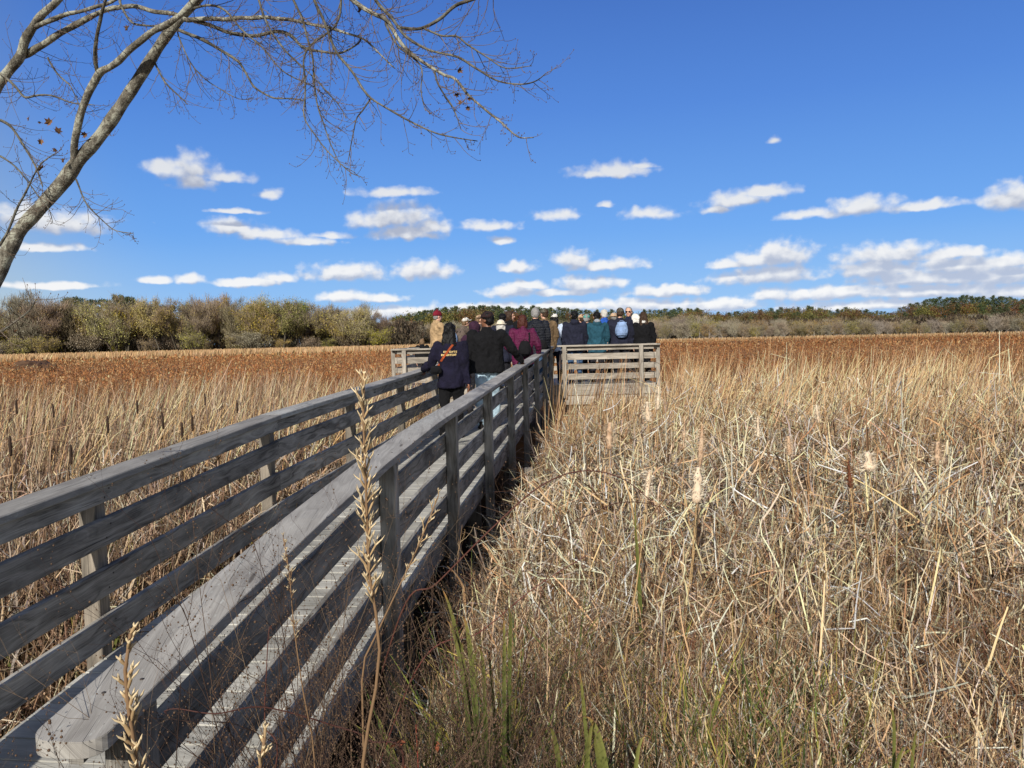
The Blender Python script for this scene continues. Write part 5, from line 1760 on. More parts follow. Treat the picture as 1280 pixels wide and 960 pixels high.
def dead_leaf(px_, py_, D, s, ang):
    c = at(px_, py_, D) - tbase
    # curled lobed maple leaf
    V = [Vector((0, 0, 0))]
    lob = [(0, .35), (.25, .15), (.55, .35), (.45, .0), (.8, -.15), (.4, -.35), (.35, -.75), (.05, -.55)]
    prof = lob + [(-x, y) for x, y in lob[::-1]]
    R = Matrix.Rotation(ang, 3, 'Y') @ Matrix.Rotation(random.uniform(-.9, .9), 3, 'Z') @ Matrix.Rotation(random.uniform(-.6, .6), 3, 'X')
    for x, y in prof: V.append(Vector((x * s * .7, -abs(x) * s * .5 + .1 * s * math.sin(9 * y), y * s)))
    V = [c + R @ v for v in V]
    F = [(0, k, k % len(prof) + 1) for k in range(1, len(prof) + 1)]
    mb = MB(); mb.add(V, F, None, vcol(lin(*random.choice(((98, 72, 50), (82, 60, 44), (116, 86, 58)))), random.uniform(.7, 1.1)))
    mb.tube([c, c + R @ Vector((0, 0, s * .9))], [.0015, .001], 4, vcol(lin(110, 80, 50)))
    mb.build('dead_leaf', M_REED, tree, smooth=False)


for (a, b, D, s, an) in ((36, 148, 5.0, .022, .4), (50, 153, 5.0, .018, 2), (63, 152, 4.95, .050, .9), (73, 165, 4.95, .045, 2.2), (51, 176, 4.95, .036, .2), (107, 168, 4.9, .042, 1.2), (70, 188, 4.9, .03, 2.6), (80, 200, 4.9, .028, .6), (53, 210, 4.8, .045, .3),
                         (160, 34, 4.9, .036, .3), (117, 22, 4.9, .04, .1), (575, 87, 3.55, .030, 1.1), (572, 118, 3.5, .024, 2.0), (577, 128, 3.5, .026, .5), (587, 124, 3.5, .018, 1.8), (586, 135, 3.5, .022, 1.4), (452, 12, 3.9, .03, .8), (20, 414, 3.35, .016, 1.2)):
    dead_leaf(a, b, D, s, an)


# ------------------------------------------------------------------ far trees
def bare_tree(seed, H, W, twigc, leafc, nleaf, ntwig, trunk_c=lin(66, 58, 50), multi=1, leaf_s=.21, low=.12):
    """trunk mesh and crown mesh of a mostly bare wetland tree"""
    g = np.random.default_rng(seed); rnd_ = random.Random(seed)
    mb = MB(); ends = []

    def grow(p, d, L, r, lv):
        pts, rad = [p.copy()], [r]
        n = 4
        for k in range(n):
            d = (d + Vector((rnd_.gauss(0, .13), rnd_.gauss(0, .13), .04))).normalized()
            p = p + d * L / n; pts.append(p.copy()); rad.append(r * (1 - .5 * (k + 1) / n))
        mb.tube(pts, rad, 5 if r > .08 else 4, vcol(trunk_c, rnd_.uniform(.7, 1.25)), cap=False)
        if lv == 0:
            ends.extend(pts[1:]); return
        for k in range(1 if lv < 3 else 2, n + 1):
            for q in range(2):
                a = rnd_.uniform(0, 6.28)
                dd = (d * .75 + Vector((math.cos(a), math.sin(a), rnd_.uniform(-.05, .5))) * .8).normalized()
                grow(pts[k], dd, L * rnd_.uniform(.42, .62), rad[k] * .58, lv - 1)
    for m_ in range(multi):
        a = rnd_.uniform(0, 6.28)
        d = Vector((math.cos(a) * .22 * (multi > 1), math.sin(a) * .22 * (multi > 1), 1)).normalized()
        grow(Vector((math.cos(a) * .3 * (multi > 1), math.sin(a) * .3 * (multi > 1), 0)), d, H * .56, H * .021 * (1 if multi == 1 else .75), 3 if multi == 1 else 2)
    E = np.array([tuple(e) for e in ends])
    s = np.array([W / 2 / max(1e-3, np.percentile(np.abs(E[:, :2]), 96)), 0, 0])[0]
    zs = H / max(1e-3, E[:, 2].max())
    E = E * np.array((s, s, zs))
    mb.v = [(x * (s if z > H * .12 else 1 + (s - 1) * z / (H * .12)), y * (s if z > H * .12 else 1 + (s - 1) * z / (H * .12)), z * zs) for x, y, z in mb.v]
    trunk = mb.mesh('trunk')
    E = E[E[:, 2] > H * low]
    S_ = Stuff(); ntwig = int(ntwig * 1.25); nleaf = int(nleaf * 2.3)
    i = g.integers(0, len(E), ntwig); o = E[i] + g.normal(0, .35, (ntwig, 3))
    glob = globals()
    th = np.abs(g.normal(.5, .4, ntwig)); az = np.arctan2(o[:, 0], o[:, 1]) + g.normal(0, .9, ntwig)
    V, F, _ = strips(o[:, 0], o[:, 1], o[:, 2], g.uniform(.6, 1.5, ntwig) * H / 14, g.uniform(.04, .085, ntwig), th, az, g.normal(-.1, .3, ntwig), K=1, taper=.3)
    c = np.array(twigc)[None, :3] * (1 + g.normal(0, .2, (ntwig, 1)))
    S_.put(V, F, spread(np.clip(c, .01, .6), 1, 1, 1))
    if nleaf:
        i = g.integers(0, len(E), nleaf); o = E[i] + g.normal(0, .5, (nleaf, 3))
        k = np.array([noise.noise(Vector(q) * .45) for q in o]) > -.25
        o = o[k]; nl = len(o)
        V, F, _ = strips(o[:, 0], o[:, 1], np.maximum(o[:, 2], .3), g.uniform(.6, 1.4, nl) * leaf_s, g.uniform(.6, 1.2, nl) * leaf_s, g.uniform(0, 3, nl), g.uniform(0, 6.28, nl), g.normal(0, .5, nl), K=1, taper=.5)
        lc = np.array([x[:3] for x in leafc])[g.integers(0, len(leafc), nl)] * (1 + g.normal(0, .22, (nl, 1)))
        S_.put(V, F, spread(np.clip(lc, .01, .6), 1, 1, 1))
    crown = np_mesh('crown', np.vstack(S_.V), np.vstack(S_.F), np.vstack(S_.C), smooth=False)
    return trunk, crown


def pine_mesh(seed, H, W, cols, broad=False):
    g = np.random.default_rng(seed)
    mb = MB(); mb.tube([(0, 0, 0), (.05, 0, H * .5), (0, 0, H * .95)], [.28, .2, .05], 6, vcol(lin(90, 74, 60)))
    pts = []
    if broad:
        cl_ = [(g.normal(0, W * .24), g.normal(0, W * .24), H * g.uniform(.35, .92)) for _ in range(26)]
        for c in cl_:
            pts.append(np.array(c) + g.normal(0, 1, (70, 3)) * np.array((W * .12, W * .12, H * .055)))
    else:
        z = H * .12
        while z < H * .97:
            f = (z - H * .12) / (H * .85)
            r = W / 2 * (1 - f ** 1.7) ** .8 * g.uniform(.55, 1.15) + .9
            for b in range(int(g.integers(3, 6))):
                a = g.uniform(0, 6.28); rr_ = r * g.uniform(.5, 1.15)
                u = g.uniform(.2, 1, 40)[:, None]
                q = np.array((math.cos(a) * rr_, math.sin(a) * rr_, rr_ * .16)) * u + np.array((0, 0, z))
                pts.append(q + g.normal(0, .42, (40, 3)) * np.array((1, 1, .6)))
            z += H * g.uniform(.03, .055)
    o = np.vstack(pts); n = len(o)
    S_ = Stuff()
    s = .42 if not broad else .5
    V, F, _ = strips(o[:, 0], o[:, 1], np.maximum(o[:, 2], .2), g.uniform(.6, 1.3, n) * s, g.uniform(.4, .9, n) * s, g.uniform(0, 2.4, n), g.uniform(0, 6.28, n), g.normal(0, .4, n), K=1, taper=.4)
    c = np.array([x[:3] for x in cols])[g.integers(0, len(cols), n)] * (1 + g.normal(0, .2, (n, 1)))
    S_.put(V, F, spread(np.clip(c, .006, .5), 1, 1, 1))
    # trunk strip joined
    tv = np.array(mb.v); tf = np.array([f for f in mb.f if len(f) == 4])
    S_.put(tv, tf, np.array(mb.c))
    return np_mesh('pine', np.vstack(S_.V), np.vstack(S_.F), np.vstack(S_.C), smooth=False)


TW = [lin(128, 112, 94), lin(118, 106, 92), lin(134, 120, 100), lin(112, 100, 84)]
OLV = [lin(140, 126, 68), lin(124, 112, 60), lin(154, 138, 78), lin(112, 102, 58)]
YEL = [lin(150, 130, 76), lin(136, 120, 70), lin(160, 140, 86), lin(122, 108, 64)]
YGR = [lin(126, 124, 64), lin(112, 112, 58), lin(138, 132, 72), lin(96, 98, 54)]
GRY = [lin(136, 126, 110), lin(124, 114, 98)]
protoL = {
    'olive': [bare_tree(11, 16, 10, TW[0], OLV, 2600, 2200, low=.24), bare_tree(12, 15, 11, TW[1], OLV, 2000, 2400, low=.26), bare_tree(18, 14, 10, TW[2], OLV, 2400, 2000, multi=3, low=.2)],
    'bare': [bare_tree(13, 17, 9, TW[2], OLV, 500, 3200), bare_tree(14, 16, 10, TW[3], GRY, 400, 3200, multi=2)],
    'yellow': [bare_tree(15, 16, 10, TW[0], YEL, 4200, 1500), bare_tree(16, 15, 11, TW[0], YGR, 5200, 1200)],
    'shrub': [bare_tree(17, 7, 8, TW[1], OLV, 1400, 2000, multi=4, low=.03), bare_tree(19, 6, 8, TW[3], GRY, 700, 2200, multi=4, low=.03)],
}
LABEL_L = {'olive': 'grey-brown tree with thin olive leaves in the tree line left of the boardwalk', 'bare': 'nearly leafless grey tree in the tree line left of the boardwalk',
           'yellow': 'yellow-green leafy tree in the tree line left of the boardwalk', 'shrub': 'low grey-brown shrub at the foot of the left tree line'}
_made = {}


def far_tree(kind, idx, px_, top, D, group, label, name='bare_tree', H0=None, wide=1.0):
    tr_, cr_ = protoL[kind][idx]
    p = at(px_, top, D)
    key = (kind, idx)
    root = empty(name, (p.x, p.y, 0), random.uniform(0, 6.28))
    tag(root, label, 'shrub' if kind == 'shrub' else 'tree', group)
    if key not in _made:
        a = link('trunk', tr_, M_TREE, root); b = link('crown', cr_, M_TREE, root); _made[key] = (a, b)
    else:
        for o in _made[key]:
            c = o.copy(); COL.objects.link(c); c.parent = root
    zmax = {'olive': (16, 15, 14), 'bare': (17, 16), 'yellow': (16, 15), 'shrub': (7, 6)}[kind][idx]
    s = p.z / zmax
    root.scale = (s * wide, s * wide, s)
    return root


def prof(px_, tab): return float(np.interp(px_, [t_[0] for t_ in tab], [t_[1] for t_ in tab]))


rt = random.Random(21)
LT = [(-60, 386), (0, 384), (30, 373), (60, 372), (80, 378), (120, 378), (175, 372), (205, 376), (232, 382), (258, 370), (300, 372), (330, 374), (350, 372), (372, 380), (400, 380), (420, 388), (440, 386), (452, 381), (465, 392), (485, 400)]
px_ = -70.0
while px_ < 480:
    if 180 < px_ < 215 or 338 < px_ < 368: kind = 'yellow'
    else: kind = rt.choice(('olive', 'olive', 'bare', 'olive', 'bare')) if px_ < 330 or px_ > 360 else 'olive'
    if 330 < px_ <= 338 or px_ > 372: kind = rt.choice(('bare', 'olive', 'bare'))
    idx = rt.randrange(len(protoL[kind]))
    if kind == 'yellow': idx = 0 if px_ < 250 else 1
    D = rt.uniform(228, 246)
    far_tree(kind, idx, px_, prof(px_, LT) + rt.uniform(-5, 3), D, 'trees of the left tree line', LABEL_L[kind], wide=1.0)
    px_ += rt.uniform(11, 17)
px_ = -70.0
while px_ < 480:     # second row and understorey
    kind = rt.choice(('olive', 'bare', 'olive')); idx = rt.randrange(len(protoL[kind]))
    far_tree(kind, idx, px_, prof(px_, LT) + rt.uniform(3, 14), rt.uniform(252, 275), 'trees of the left tree line', LABEL_L[kind])
    px_ += rt.uniform(12, 18)
px_ = -70.0
while px_ < 485:
    far_tree('olive', rt.randrange(3), px_, prof(px_, LT) + rt.uniform(14, 26), rt.uniform(262, 290), 'trees of the left tree line', LABEL_L['olive'], wide=1.5)
    px_ += rt.uniform(11, 16)
px_ = -70.0
while px_ < 490:
    far_tree('shrub', rt.randrange(2), px_, 447 - px_ * .012 - rt.uniform(17, 34), rt.uniform(222, 250), 'shrubs at the foot of the left tree line', LABEL_L['shrub'], name='shrub')
    px_ += rt.uniform(13, 24)
far_tree('bare', 0, 449, 380, 236, 'trees of the left tree line', 'tall spiky bare tree at the right end of the left tree line, above its neighbours')
far_tree('bare', 1, 40, 366, 232, 'trees of the left tree line', 'tall fan-shaped bare tree rising above the left tree line near the leaning trunk', wide=1.2)
far_tree('yellow', 1, 352, 371, 226, 'trees of the left tree line', 'bright yellow-green tree in front, right part of the left tree line')
far_tree('yellow', 0, 196, 374, 227, 'trees of the left tree line', 'dull yellow tree standing in front, middle of the left tree line')

# dim thicket deeper in the wood, behind the trees one can tell apart
S = Stuff()
for (a0_, a1_, D0, D1, Ht, n_) in ((-40, -6.5, 300, 330, 9.5, 26000), (-9, 40, 376, 392, 7.5, 30000)):
    x, y = polar(n_, D0, D1, a0_, a1_); N = len(x)
    hh = Ht * (1 + .3 * np.array([noise.noise(Vector((math.atan2(p_, q_) * 60, 0, 0))) for p_, q_ in zip(x, y)]))
    V, F, _ = strips(x, y, hh * RNG.random(N) ** .8, RNG.uniform(.7, 1.8, N), RNG.uniform(.3, .7, N), RNG.uniform(0, .8, N), RNG.random(N) * 6.28, RNG.normal(0, .4, N), K=1, taper=.4)
    S.put(V, F, spread(palette(N, [lin(96, 84, 68), lin(80, 70, 56), lin(110, 98, 74), lin(70, 62, 50)], .2), 1, 1, 1))
S.build('thicket', M_FIELD, label='dim brown thicket filling the wood behind the far trees', cat='thicket')

# belt of grey trees on the far side (continues behind the platform to the right edge)
RT = [(470, 402), (560, 404), (640, 402), (700, 402), (780, 402), (830, 398), (860, 395), (900, 399), (940, 401), (985, 399), (1010, 400), (1060, 397), (1150, 398), (1220, 393), (1300, 390)]
protoR = []
for i, (sd, H, W, tc_, lc_, nl, nt_) in enumerate(((31, 11, 9, lin(142, 130, 112), GRY, 500, 2600), (32, 10, 9, lin(130, 118, 102), OLV, 1000, 2300), (33, 11, 10, lin(146, 136, 120), GRY, 300, 2800), (34, 10, 10, lin(128, 118, 100), YEL, 1500, 1700))):
    tr_, cr_ = bare_tree(sd, H, W, tc_, lc_, nl, nt_, trunk_c=lin(140, 132, 122), multi=3, low=.05)
    protoR.append((tr_, cr_, H))
_madeR = {}


def belt_tree(i, px_, top, D, label, group):
    tr_, cr_, H = protoR[i]
    p = at(px_, top, D)
    root = empty('belt_tree', (p.x, p.y, 0), rt.uniform(0, 6.28)); tag(root, label, 'tree', group)
    if i not in _madeR: _madeR[i] = (link('trunk', tr_, M_BELT, root), link('crown', cr_, M_BELT, root))
    else:
        for o in _madeR[i]:
            c = o.copy(); COL.objects.link(c); c.parent = root
    s = p.z / H; root.scale = (s, s, s)


RL = ['grey leafless tree in the low belt across the marsh', 'brownish tree with few leaves in the low belt across the marsh', 'pale silvery bare tree in the low belt across the marsh', 'olive bushy tree in the low belt across the marsh']
for row, (D0, D1, dy, st) in enumerate(((302, 318, 3, 9.5), (322, 345, 0, 11), (350, 372, -1, 14))):
    px_ = 468.0 if row else 478.0
    while px_ < 1330:
        i = rt.choice((0, 0, 1, 2, 0, 1, 3))
        if 925 < px_ < 950 or 990 < px_ < 1020: i = 3
        belt_tree(i, px_, prof(px_, RT) + dy + rt.uniform(-1.5, 5), rt.uniform(D0, D1), RL[i], 'trees of the low belt across the marsh')
        px_ += st * rt.uniform(.8, 1.3)

# wooded rise with pines and rust oaks behind
V, F = [], []
nx, ny = 60, 10
for j in range(ny + 1):
    for i in range(nx + 1):
        X = -300 + 750 * i / nx; Yy = 385 + 240 * j / ny
        f = math.sin(math.pi * min(1, j / ny * .9))
        hh = 2.0 + 5 * math.exp(-((X - 290) / 110) ** 2) + 1.5 * math.exp(-((X - 20) / 90) ** 2)
        edge = min(1, i / 6, (nx - i) / 6)
        V.append((X, Yy, (hh * f * edge if j else 0) - .05))
for j in range(ny):
    for i in range(nx):
        a = j * (nx + 1) + i
        F.append((a, a + 1, a + nx + 2, a + nx + 1))
me = bpy.data.meshes.new('wooded_hill'); me.from_pydata(V, [], F); me.polygons.foreach_set('use_smooth', [True] * len(F))
m, t = new_mat('forest_floor')
c = t.ramp(t.noise(t.n('ShaderNodeTexCoord').outputs['Object'], .2, 4), [(.3, (.02, .02, .012, 1)), (.7, (.07, .05, .03, 1))])
finish(t, t.n('ShaderNodeBsdfPrincipled', {'Base Color': c, 'Roughness': .95}).outputs[0])
tag(link('wooded_hill', me, m), kind='structure')


def hill_z(X, Yy):
    j = (Yy - 385) / 240
    i = (X + 300) / 750 * nx
    hh = 2.0 + 5 * math.exp(-((X - 290) / 110) ** 2) + 1.5 * math.exp(-((X - 20) / 90) ** 2)
    return max(0, hh * math.sin(math.pi * min(1, j * .9)) * min(1, i / 6, (nx - i) / 6) - .05) if j > 0 else 0


PG = [lin(74, 86, 58), lin(86, 96, 64), lin(62, 76, 54), lin(96, 102, 68)]
RS = [lin(112, 80, 54), lin(100, 68, 46), lin(124, 90, 60), lin(90, 66, 48)]
OG = [lin(110, 104, 58), lin(128, 116, 64), lin(92, 92, 52)]
pines = [(pine_mesh(41, 18, 11, PG), 18), (pine_mesh(42, 20, 10, PG), 20), (pine_mesh(43, 17, 12, PG), 17)]
oaks = [(pine_mesh(44, 13, 11, RS, True), 13), (pine_mesh(45, 12, 11, OG, True), 12), (pine_mesh(46, 13, 10, RS + OG, True), 13)]
_mp = {}


def wood(kind, i, px_, top, D, label, group):
    me, H = (pines if kind == 'pine_tree' else oaks)[i]
    p = at(px_, top, D); z = hill_z(p.x, p.y)
    o = link(kind, me, M_PINE)
    o.location = (p.x, p.y, z - .1); o.rotation_euler = (0, 0, rt.uniform(0, 6.28))
    s = max(4, p.z - z) / H; o.scale = (s * rt.uniform(.85, 1.1),) * 2 + (s,)
    tag(o, label, 'tree', group)


PT = [(480, 400), (497, 396), (515, 392), (540, 389), (570, 386), (600, 383), (640, 385), (680, 386), (720, 388), (760, 390), (790, 392), (826, 387), (845, 386), (872, 386), (884, 392), (910, 392), (935, 389), (960, 388), (1000, 386), (1022, 384), (1040, 390), (1062, 385), (1085, 390), (1120, 391), (1130, 384), (1160, 376), (1185, 372), (1215, 373), (1250, 373), (1300, 377)]
px_ = 492.0
while px_ < 1320:
    top = prof(px_, PT) + rt.uniform(-1.5, 3)
    kind = 'pine_tree' if (px_ < 880 and rt.random() < .75) or (px_ > 1125 and rt.random() < .65) or rt.random() < .5 else 'oak_tree'
    if 880 < px_ < 1010 and rt.random() < .35: kind = 'oak_tree'
    hgt = 'on the wooded hill at far right' if px_ > 1115 else 'behind the platform crowd' if px_ < 880 else 'on the horizon right of the platform'
    wood(kind, rt.randrange(3), px_, top - 3 + (2 if kind == 'oak_tree' else 0), rt.uniform(440, 500), ('dark green pine ' if kind == 'pine_tree' else 'rust-brown oak ') + hgt, ('pines ' if kind == 'pine_tree' else 'oaks ') + hgt)
    px_ += rt.uniform(3.0, 5.4)
px_ = 492.0
while px_ < 1320:
    top = prof(px_, PT) + rt.uniform(1.5, 7) + (3 if px_ > 1120 else 0)
    r0 = rt.random()
    kind = 'oak_tree' if r0 < (.75 if 850 < px_ < 1125 else .5) else 'pine_tree'
    hgt = 'on the wooded hill at far right' if px_ > 1115 else 'behind the platform crowd' if px_ < 880 else 'on the horizon right of the platform'
    wood(kind, rt.randrange(3), px_, top, rt.uniform(400, 432), ('dark green pine ' if kind == 'pine_tree' else 'rust-brown oak ') + hgt, ('pines ' if kind == 'pine_tree' else 'oaks ') + hgt)
    px_ += rt.uniform(4, 7)
for px_ in [82, 92, 100, 108, 117, 126, 136, 144, 152, 160, 166, 205, 216, 226, 236, 245, 400, 412, 422]:
    wood('pine_tree', rt.randrange(3), px_, (370 if px_ < 170 else 378 if px_ < 300 else 386) + rt.uniform(-1.5, 3), rt.uniform(330, 360), 'dark green pine top showing behind the left tree line', 'pines behind the left tree line')


# ------------------------------------------------------------------ light, sky, camera
SUN_EL, SUN_AZ = math.radians(30), math.radians(180 + 14)     # azimuth from +Y toward +X, sun behind and left
sd = Vector((math.sin(SUN_AZ) * math.cos(SUN_EL), math.cos(SUN_AZ) * math.cos(SUN_EL), math.sin(SUN_EL)))
L = bpy.data.lights.new('sun', 'SUN'); L.energy = 5.0; L.angle = math.radians(.53); L.color = (1, .94, .84)
so = bpy.data.objects.new('sun', L); COL.objects.link(so)
so.rotation_euler = (-sd).to_track_quat('-Z', 'Y').to_euler()

w = bpy.data.worlds.new('World'); scene.world = w; w.use_nodes = True
t = NT(w.node_tree)
sky = t.n('ShaderNodeTexSky', None, sky_type='NISHITA')
sky.sun_disc = False; sky.sun_elevation = SUN_EL; sky.sun_rotation = SUN_AZ; sky.altitude = 30; sky.air_density = 1.0; sky.dust_density = .5; sky.ozone_density = 2.0
dirv = t.vm('NORMALIZE', t.n('ShaderNodeTexCoord').outputs['Generated'])
sep = t.n('ShaderNodeSeparateXYZ', {0: dirv})
el0 = t.math('MULTIPLY', t.math('ARCSINE', sep.outputs[2]), 180 / math.pi)
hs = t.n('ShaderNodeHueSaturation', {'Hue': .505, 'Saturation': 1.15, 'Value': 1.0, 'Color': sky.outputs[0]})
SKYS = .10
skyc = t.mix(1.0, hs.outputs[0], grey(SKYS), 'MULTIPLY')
# a deep clear autumn blue graded over the elevation
azure = t.ramp(t.math('DIVIDE', el0, 60.0), [(0.0, (.30, .58, .97, 1)), (.045, (.21, .50, .95, 1)), (.13, (.115, .375, .91, 1)), (.27, (.060, .235, .75, 1)), (.43, (.032, .138, .54, 1)), (1.0, (.022, .085, .38, 1))])
# deepest in the part of the sky away from the sun, paler around and overhead
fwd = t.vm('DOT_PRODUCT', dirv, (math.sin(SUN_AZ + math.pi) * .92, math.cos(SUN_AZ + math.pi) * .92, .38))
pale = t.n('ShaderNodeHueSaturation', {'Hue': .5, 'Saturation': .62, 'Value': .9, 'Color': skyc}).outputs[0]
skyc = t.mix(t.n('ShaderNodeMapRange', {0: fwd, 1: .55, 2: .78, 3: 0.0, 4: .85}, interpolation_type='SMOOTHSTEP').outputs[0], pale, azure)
az = t.math('MULTIPLY', t.math('ARCTAN2', sep.outputs[0], sep.outputs[1]), 180 / math.pi)
el = t.math('MULTIPLY', t.math('ARCSINE', sep.outputs[2]), 180 / math.pi)

CL = [  # photo columns / rows of the cumulus: centre x, y, half width, half height
    (238, 213, 34, 20), (207, 213, 26, 14), (285, 223, 40, 9), (245, 228, 26, 13), (338, 244, 22, 8), (292, 265, 34, 4),
    (285, 285, 32, 12), (330, 294, 48, 10), (385, 303, 42, 7), (415, 296, 34, 5), (495, 242, 54, 7),
    (498, 272, 52, 20), (470, 278, 36, 17), (540, 284, 30, 14), (505, 292, 55, 13), (610, 284, 40, 8), (628, 302, 20, 6), (696, 270, 32, 9), (757, 257, 14, 5),
    (768, 215, 54, 12), (740, 219, 30, 9), (805, 208, 22, 5), (815, 269, 42, 11), (920, 252, 48, 12), (955, 240, 42, 10), (895, 262, 24, 7), (965, 175, 10, 6),
    (1010, 269, 45, 8), (1080, 259, 45, 13), (1150, 259, 48, 8), (1265, 250, 32, 19), (70, 280, 66, 16), (30, 272, 34, 14), (45, 310, 50, 6),
    (60, 357, 60, 6), (240, 351, 24, 7), (310, 354, 50, 7), (350, 349, 28, 8), (435, 343, 60, 13), (525, 341, 45, 14), (195, 352, 22, 5),
    (648, 336, 28, 9), (715, 325, 28, 14), (760, 332, 58, 9), (640, 366, 50, 9), (660, 358, 36, 9), (735, 357, 52, 13), (700, 366, 62, 7), (830, 366, 58, 9),
    (430, 372, 40, 9), (480, 373, 34, 7), (978, 322, 50, 16), (950, 326, 40, 10), (955, 347, 72, 11), (910, 331, 24, 6),
    (1110, 320, 62, 12), (1100, 337, 58, 13), (1180, 320, 50, 8), (1200, 335, 54, 13), (1160, 350, 90, 10), (1255, 345, 50, 14), (1265, 328, 40, 8),
    (1040, 368, 80, 11), (1160, 366, 110, 11), (900, 383, 60, 12), (960, 370, 30, 10), (800, 383, 80, 11), (600, 387, 90, 10), (500, 391, 70, 10), (690, 385, 90, 10), (1090, 383, 110, 9), (1270, 366, 60, 11),
]
clouds = []
for (x_, y_, a, b) in CL:
    d = ray(x_, y_).normalized()
    clouds.append((math.degrees(math.atan2(d.x, d.y)), math.degrees(math.asin(d.z)), math.degrees(a / FPX) * 1.06, math.degrees(b / FPX) * (1.2 if y_ < 300 else 1.45 if x_ > 860 and y_ < 355 else 1.3 if y_ < 355 else 1.15)))

grp = bpy.data.node_groups.new('cloud_density', 'ShaderNodeTree')
grp.interface.new_socket('P', in_out='INPUT', socket_type='NodeSocketVector')
grp.interface.new_socket('D', in_out='OUTPUT', socket_type='NodeSocketFloat')
gt = NT(grp)
gi = gt.n('NodeGroupInput'); go = gt.n('NodeGroupOutput')
Pv = gi.outputs[0]
# billows displace the outline
n1 = gt.n('ShaderNodeTexNoise', {'Vector': gt.vm('MULTIPLY', Pv, (.55, 1.0, 1)), 'Scale': 1.0, 'Detail': 3.0, 'Roughness': .5})
wob = gt.vm('MULTIPLY', gt.vm('SUBTRACT', n1.outputs['Color'], (.5, .5, .5)), (1.3, .5, 0))
Pw = gt.vm('ADD', Pv, wob)
cur = None
for (ca_, ce_, ra, rb) in clouds:
    q = gt.vm('MULTIPLY', gt.vm('SUBTRACT', Pw, (ca_, ce_, 0)), (1 / ra, 1 / rb, 0))
    q = gt.vm('MAXIMUM', q, gt.vm('MULTIPLY', q, (-1, -1.75, 0)))     # flatter underside
    l_ = gt.vm('LENGTH', q)
    cur = l_ if cur is None else gt.n('ShaderNodeMath', {0: cur, 1: l_, 2: .12}, operation='SMOOTH_MIN').outputs[0]
n2 = gt.n('ShaderNodeTexNoise', {'Vector': gt.vm('MULTIPLY', Pv, (1.0, 1.12, 1)), 'Scale': 1.15, 'Detail': 5.0, 'Roughness': .5}).outputs[0]
vo = gt.n('ShaderNodeTexVoronoi', {'Vector': gt.vm('ADD', gt.vm('MULTIPLY', Pv, (1.0, 1.1, 1)), gt.vm('MULTIPLY', n1.outputs['Color'], (.8, .8, 0))), 'Scale': 1.7}, feature='SMOOTH_F1').outputs['Distance']
den = gt.math('ADD', gt.math('SUBTRACT', 1.10, cur), gt.math('MULTIPLY', gt.math('SUBTRACT', n2, .52), 1.0))
vo2 = gt.n('ShaderNodeTexVoronoi', {'Vector': gt.vm('ADD', gt.vm('MULTIPLY', Pv, (1.0, 1.1, 1)), gt.vm('MULTIPLY', n1.outputs['Color'], (1.4, 1.4, 0))), 'Scale': .85}, feature='SMOOTH_F1').outputs['Distance']
den = gt.math('ADD', den, gt.math('ADD', gt.math('MULTIPLY', gt.math('SUBTRACT', .42, vo), .40), gt.math('MULTIPLY', gt.math('SUBTRACT', .42, vo2), .5)))
gt.l(den, go.inputs[0])


def dens(v):
    x = t.n('ShaderNodeGroup'); x.node_tree = grp
    t.l(v, x.inputs[0]); return x.outputs[0]


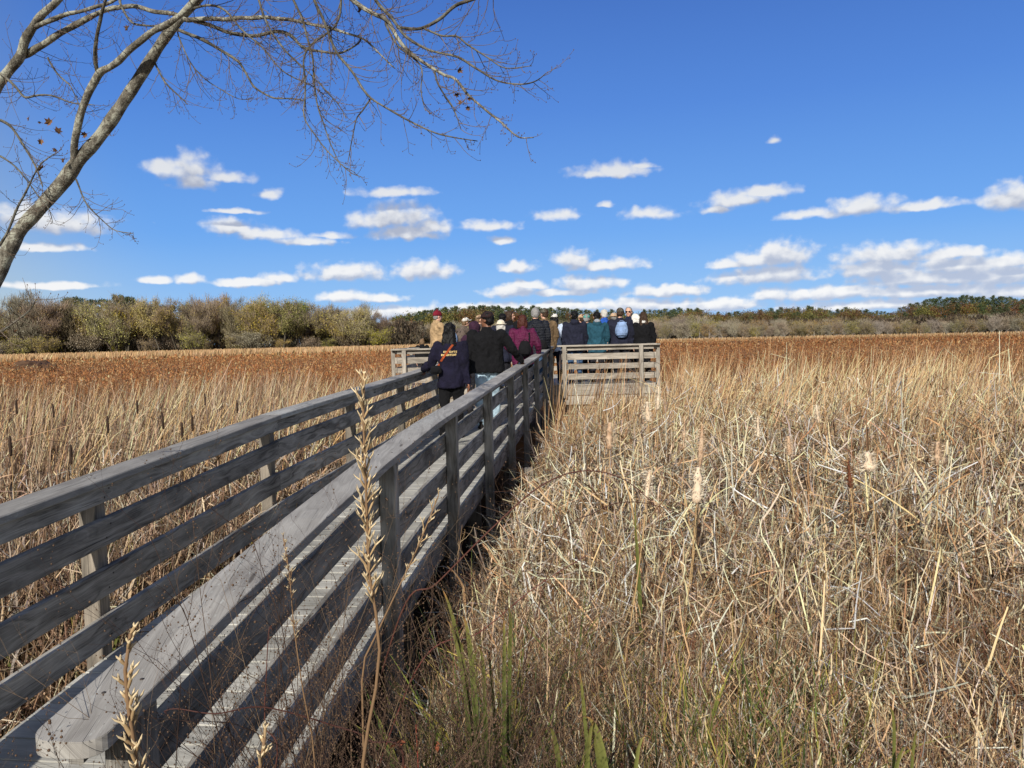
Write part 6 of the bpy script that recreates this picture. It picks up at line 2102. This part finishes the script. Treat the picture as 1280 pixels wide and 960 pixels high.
cv = t.n('ShaderNodeCombineXYZ', {0: az, 1: el, 2: 0.0}).outputs[0]
d0 = dens(cv)
d1 = dens(t.vm('ADD', cv, t.n('ShaderNodeCombineXYZ', {0: -.12, 1: t.math('ADD', .38, t.math('MULTIPLY', el, .06)), 2: 0.0}).outputs[0]))
alpha = t.n('ShaderNodeMapRange', {0: d0, 1: .0, 2: t.n('ShaderNodeMapRange', {0: el, 1: 3.0, 2: 10.0, 3: .6, 4: .85}).outputs[0], 3: 0.0, 4: .97}, interpolation_type='SMOOTHSTEP').outputs[0]
shade = t.n('ShaderNodeMapRange', {0: t.math('SUBTRACT', t.math('MULTIPLY', d1, 1.0), t.math('MULTIPLY', d0, .45)), 1: -.38, 2: .58, 3: 0.0, 4: 1.0}, interpolation_type='SMOOTHSTEP').outputs[0]
lit = t.mix(t.n('ShaderNodeMapRange', {0: el, 1: 2.0, 2: 14.0}).outputs[0], (.97, .97, .97, 1), (.72, .745, .79, 1))
dark_ = t.mix(t.n('ShaderNodeMapRange', {0: el, 1: 1.0, 2: 9.0}).outputs[0], (.50, .585, .76, 1), (.42, .46, .57, 1))
ccol = t.mix(shade, lit, dark_)
# haze low in the sky: thin milky veil
veil = t.n('ShaderNodeMapRange', {0: el, 1: 0.0, 2: 7.0, 3: .22, 4: 0.0}).outputs[0]
skyv = t.mix(veil, skyc, (.50, .66, .90, 1))
allc = t.mix(alpha, skyv, ccol)
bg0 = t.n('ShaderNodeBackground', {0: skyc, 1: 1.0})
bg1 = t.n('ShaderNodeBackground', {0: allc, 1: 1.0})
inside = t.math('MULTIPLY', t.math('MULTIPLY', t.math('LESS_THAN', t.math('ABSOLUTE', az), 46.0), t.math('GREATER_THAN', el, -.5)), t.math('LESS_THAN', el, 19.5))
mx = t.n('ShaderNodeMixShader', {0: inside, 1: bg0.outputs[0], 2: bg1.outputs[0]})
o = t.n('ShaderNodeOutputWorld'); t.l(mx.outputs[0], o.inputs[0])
w.cycles.sampling_method = 'MANUAL'; w.cycles.sample_map_resolution = 512

cam = bpy.data.cameras.new('camera_view'); co = bpy.data.objects.new('camera_view', cam); COL.objects.link(co)
M = Matrix((CR, CU, -CF)).transposed().to_4x4(); M.translation = Vector((0, 0, CAMZ)); co.matrix_world = M
cam.sensor_width = 36; cam.lens = FPX / 1280 * 36; cam.clip_end = 10000; cam.clip_start = .05
scene.camera = co
scene.view_settings.view_transform = 'Standard'; scene.view_settings.look = 'None'; scene.view_settings.exposure = 0; scene.view_settings.gamma = 1
scene.render.engine = 'CYCLES'
cy = scene.cycles
cy.max_bounces = 5; cy.diffuse_bounces = 3; cy.glossy_bounces = 2; cy.transmission_bounces = 3; cy.transparent_max_bounces = 4
cy.caustics_reflective = False; cy.caustics_refractive = False
cy.use_denoising = True
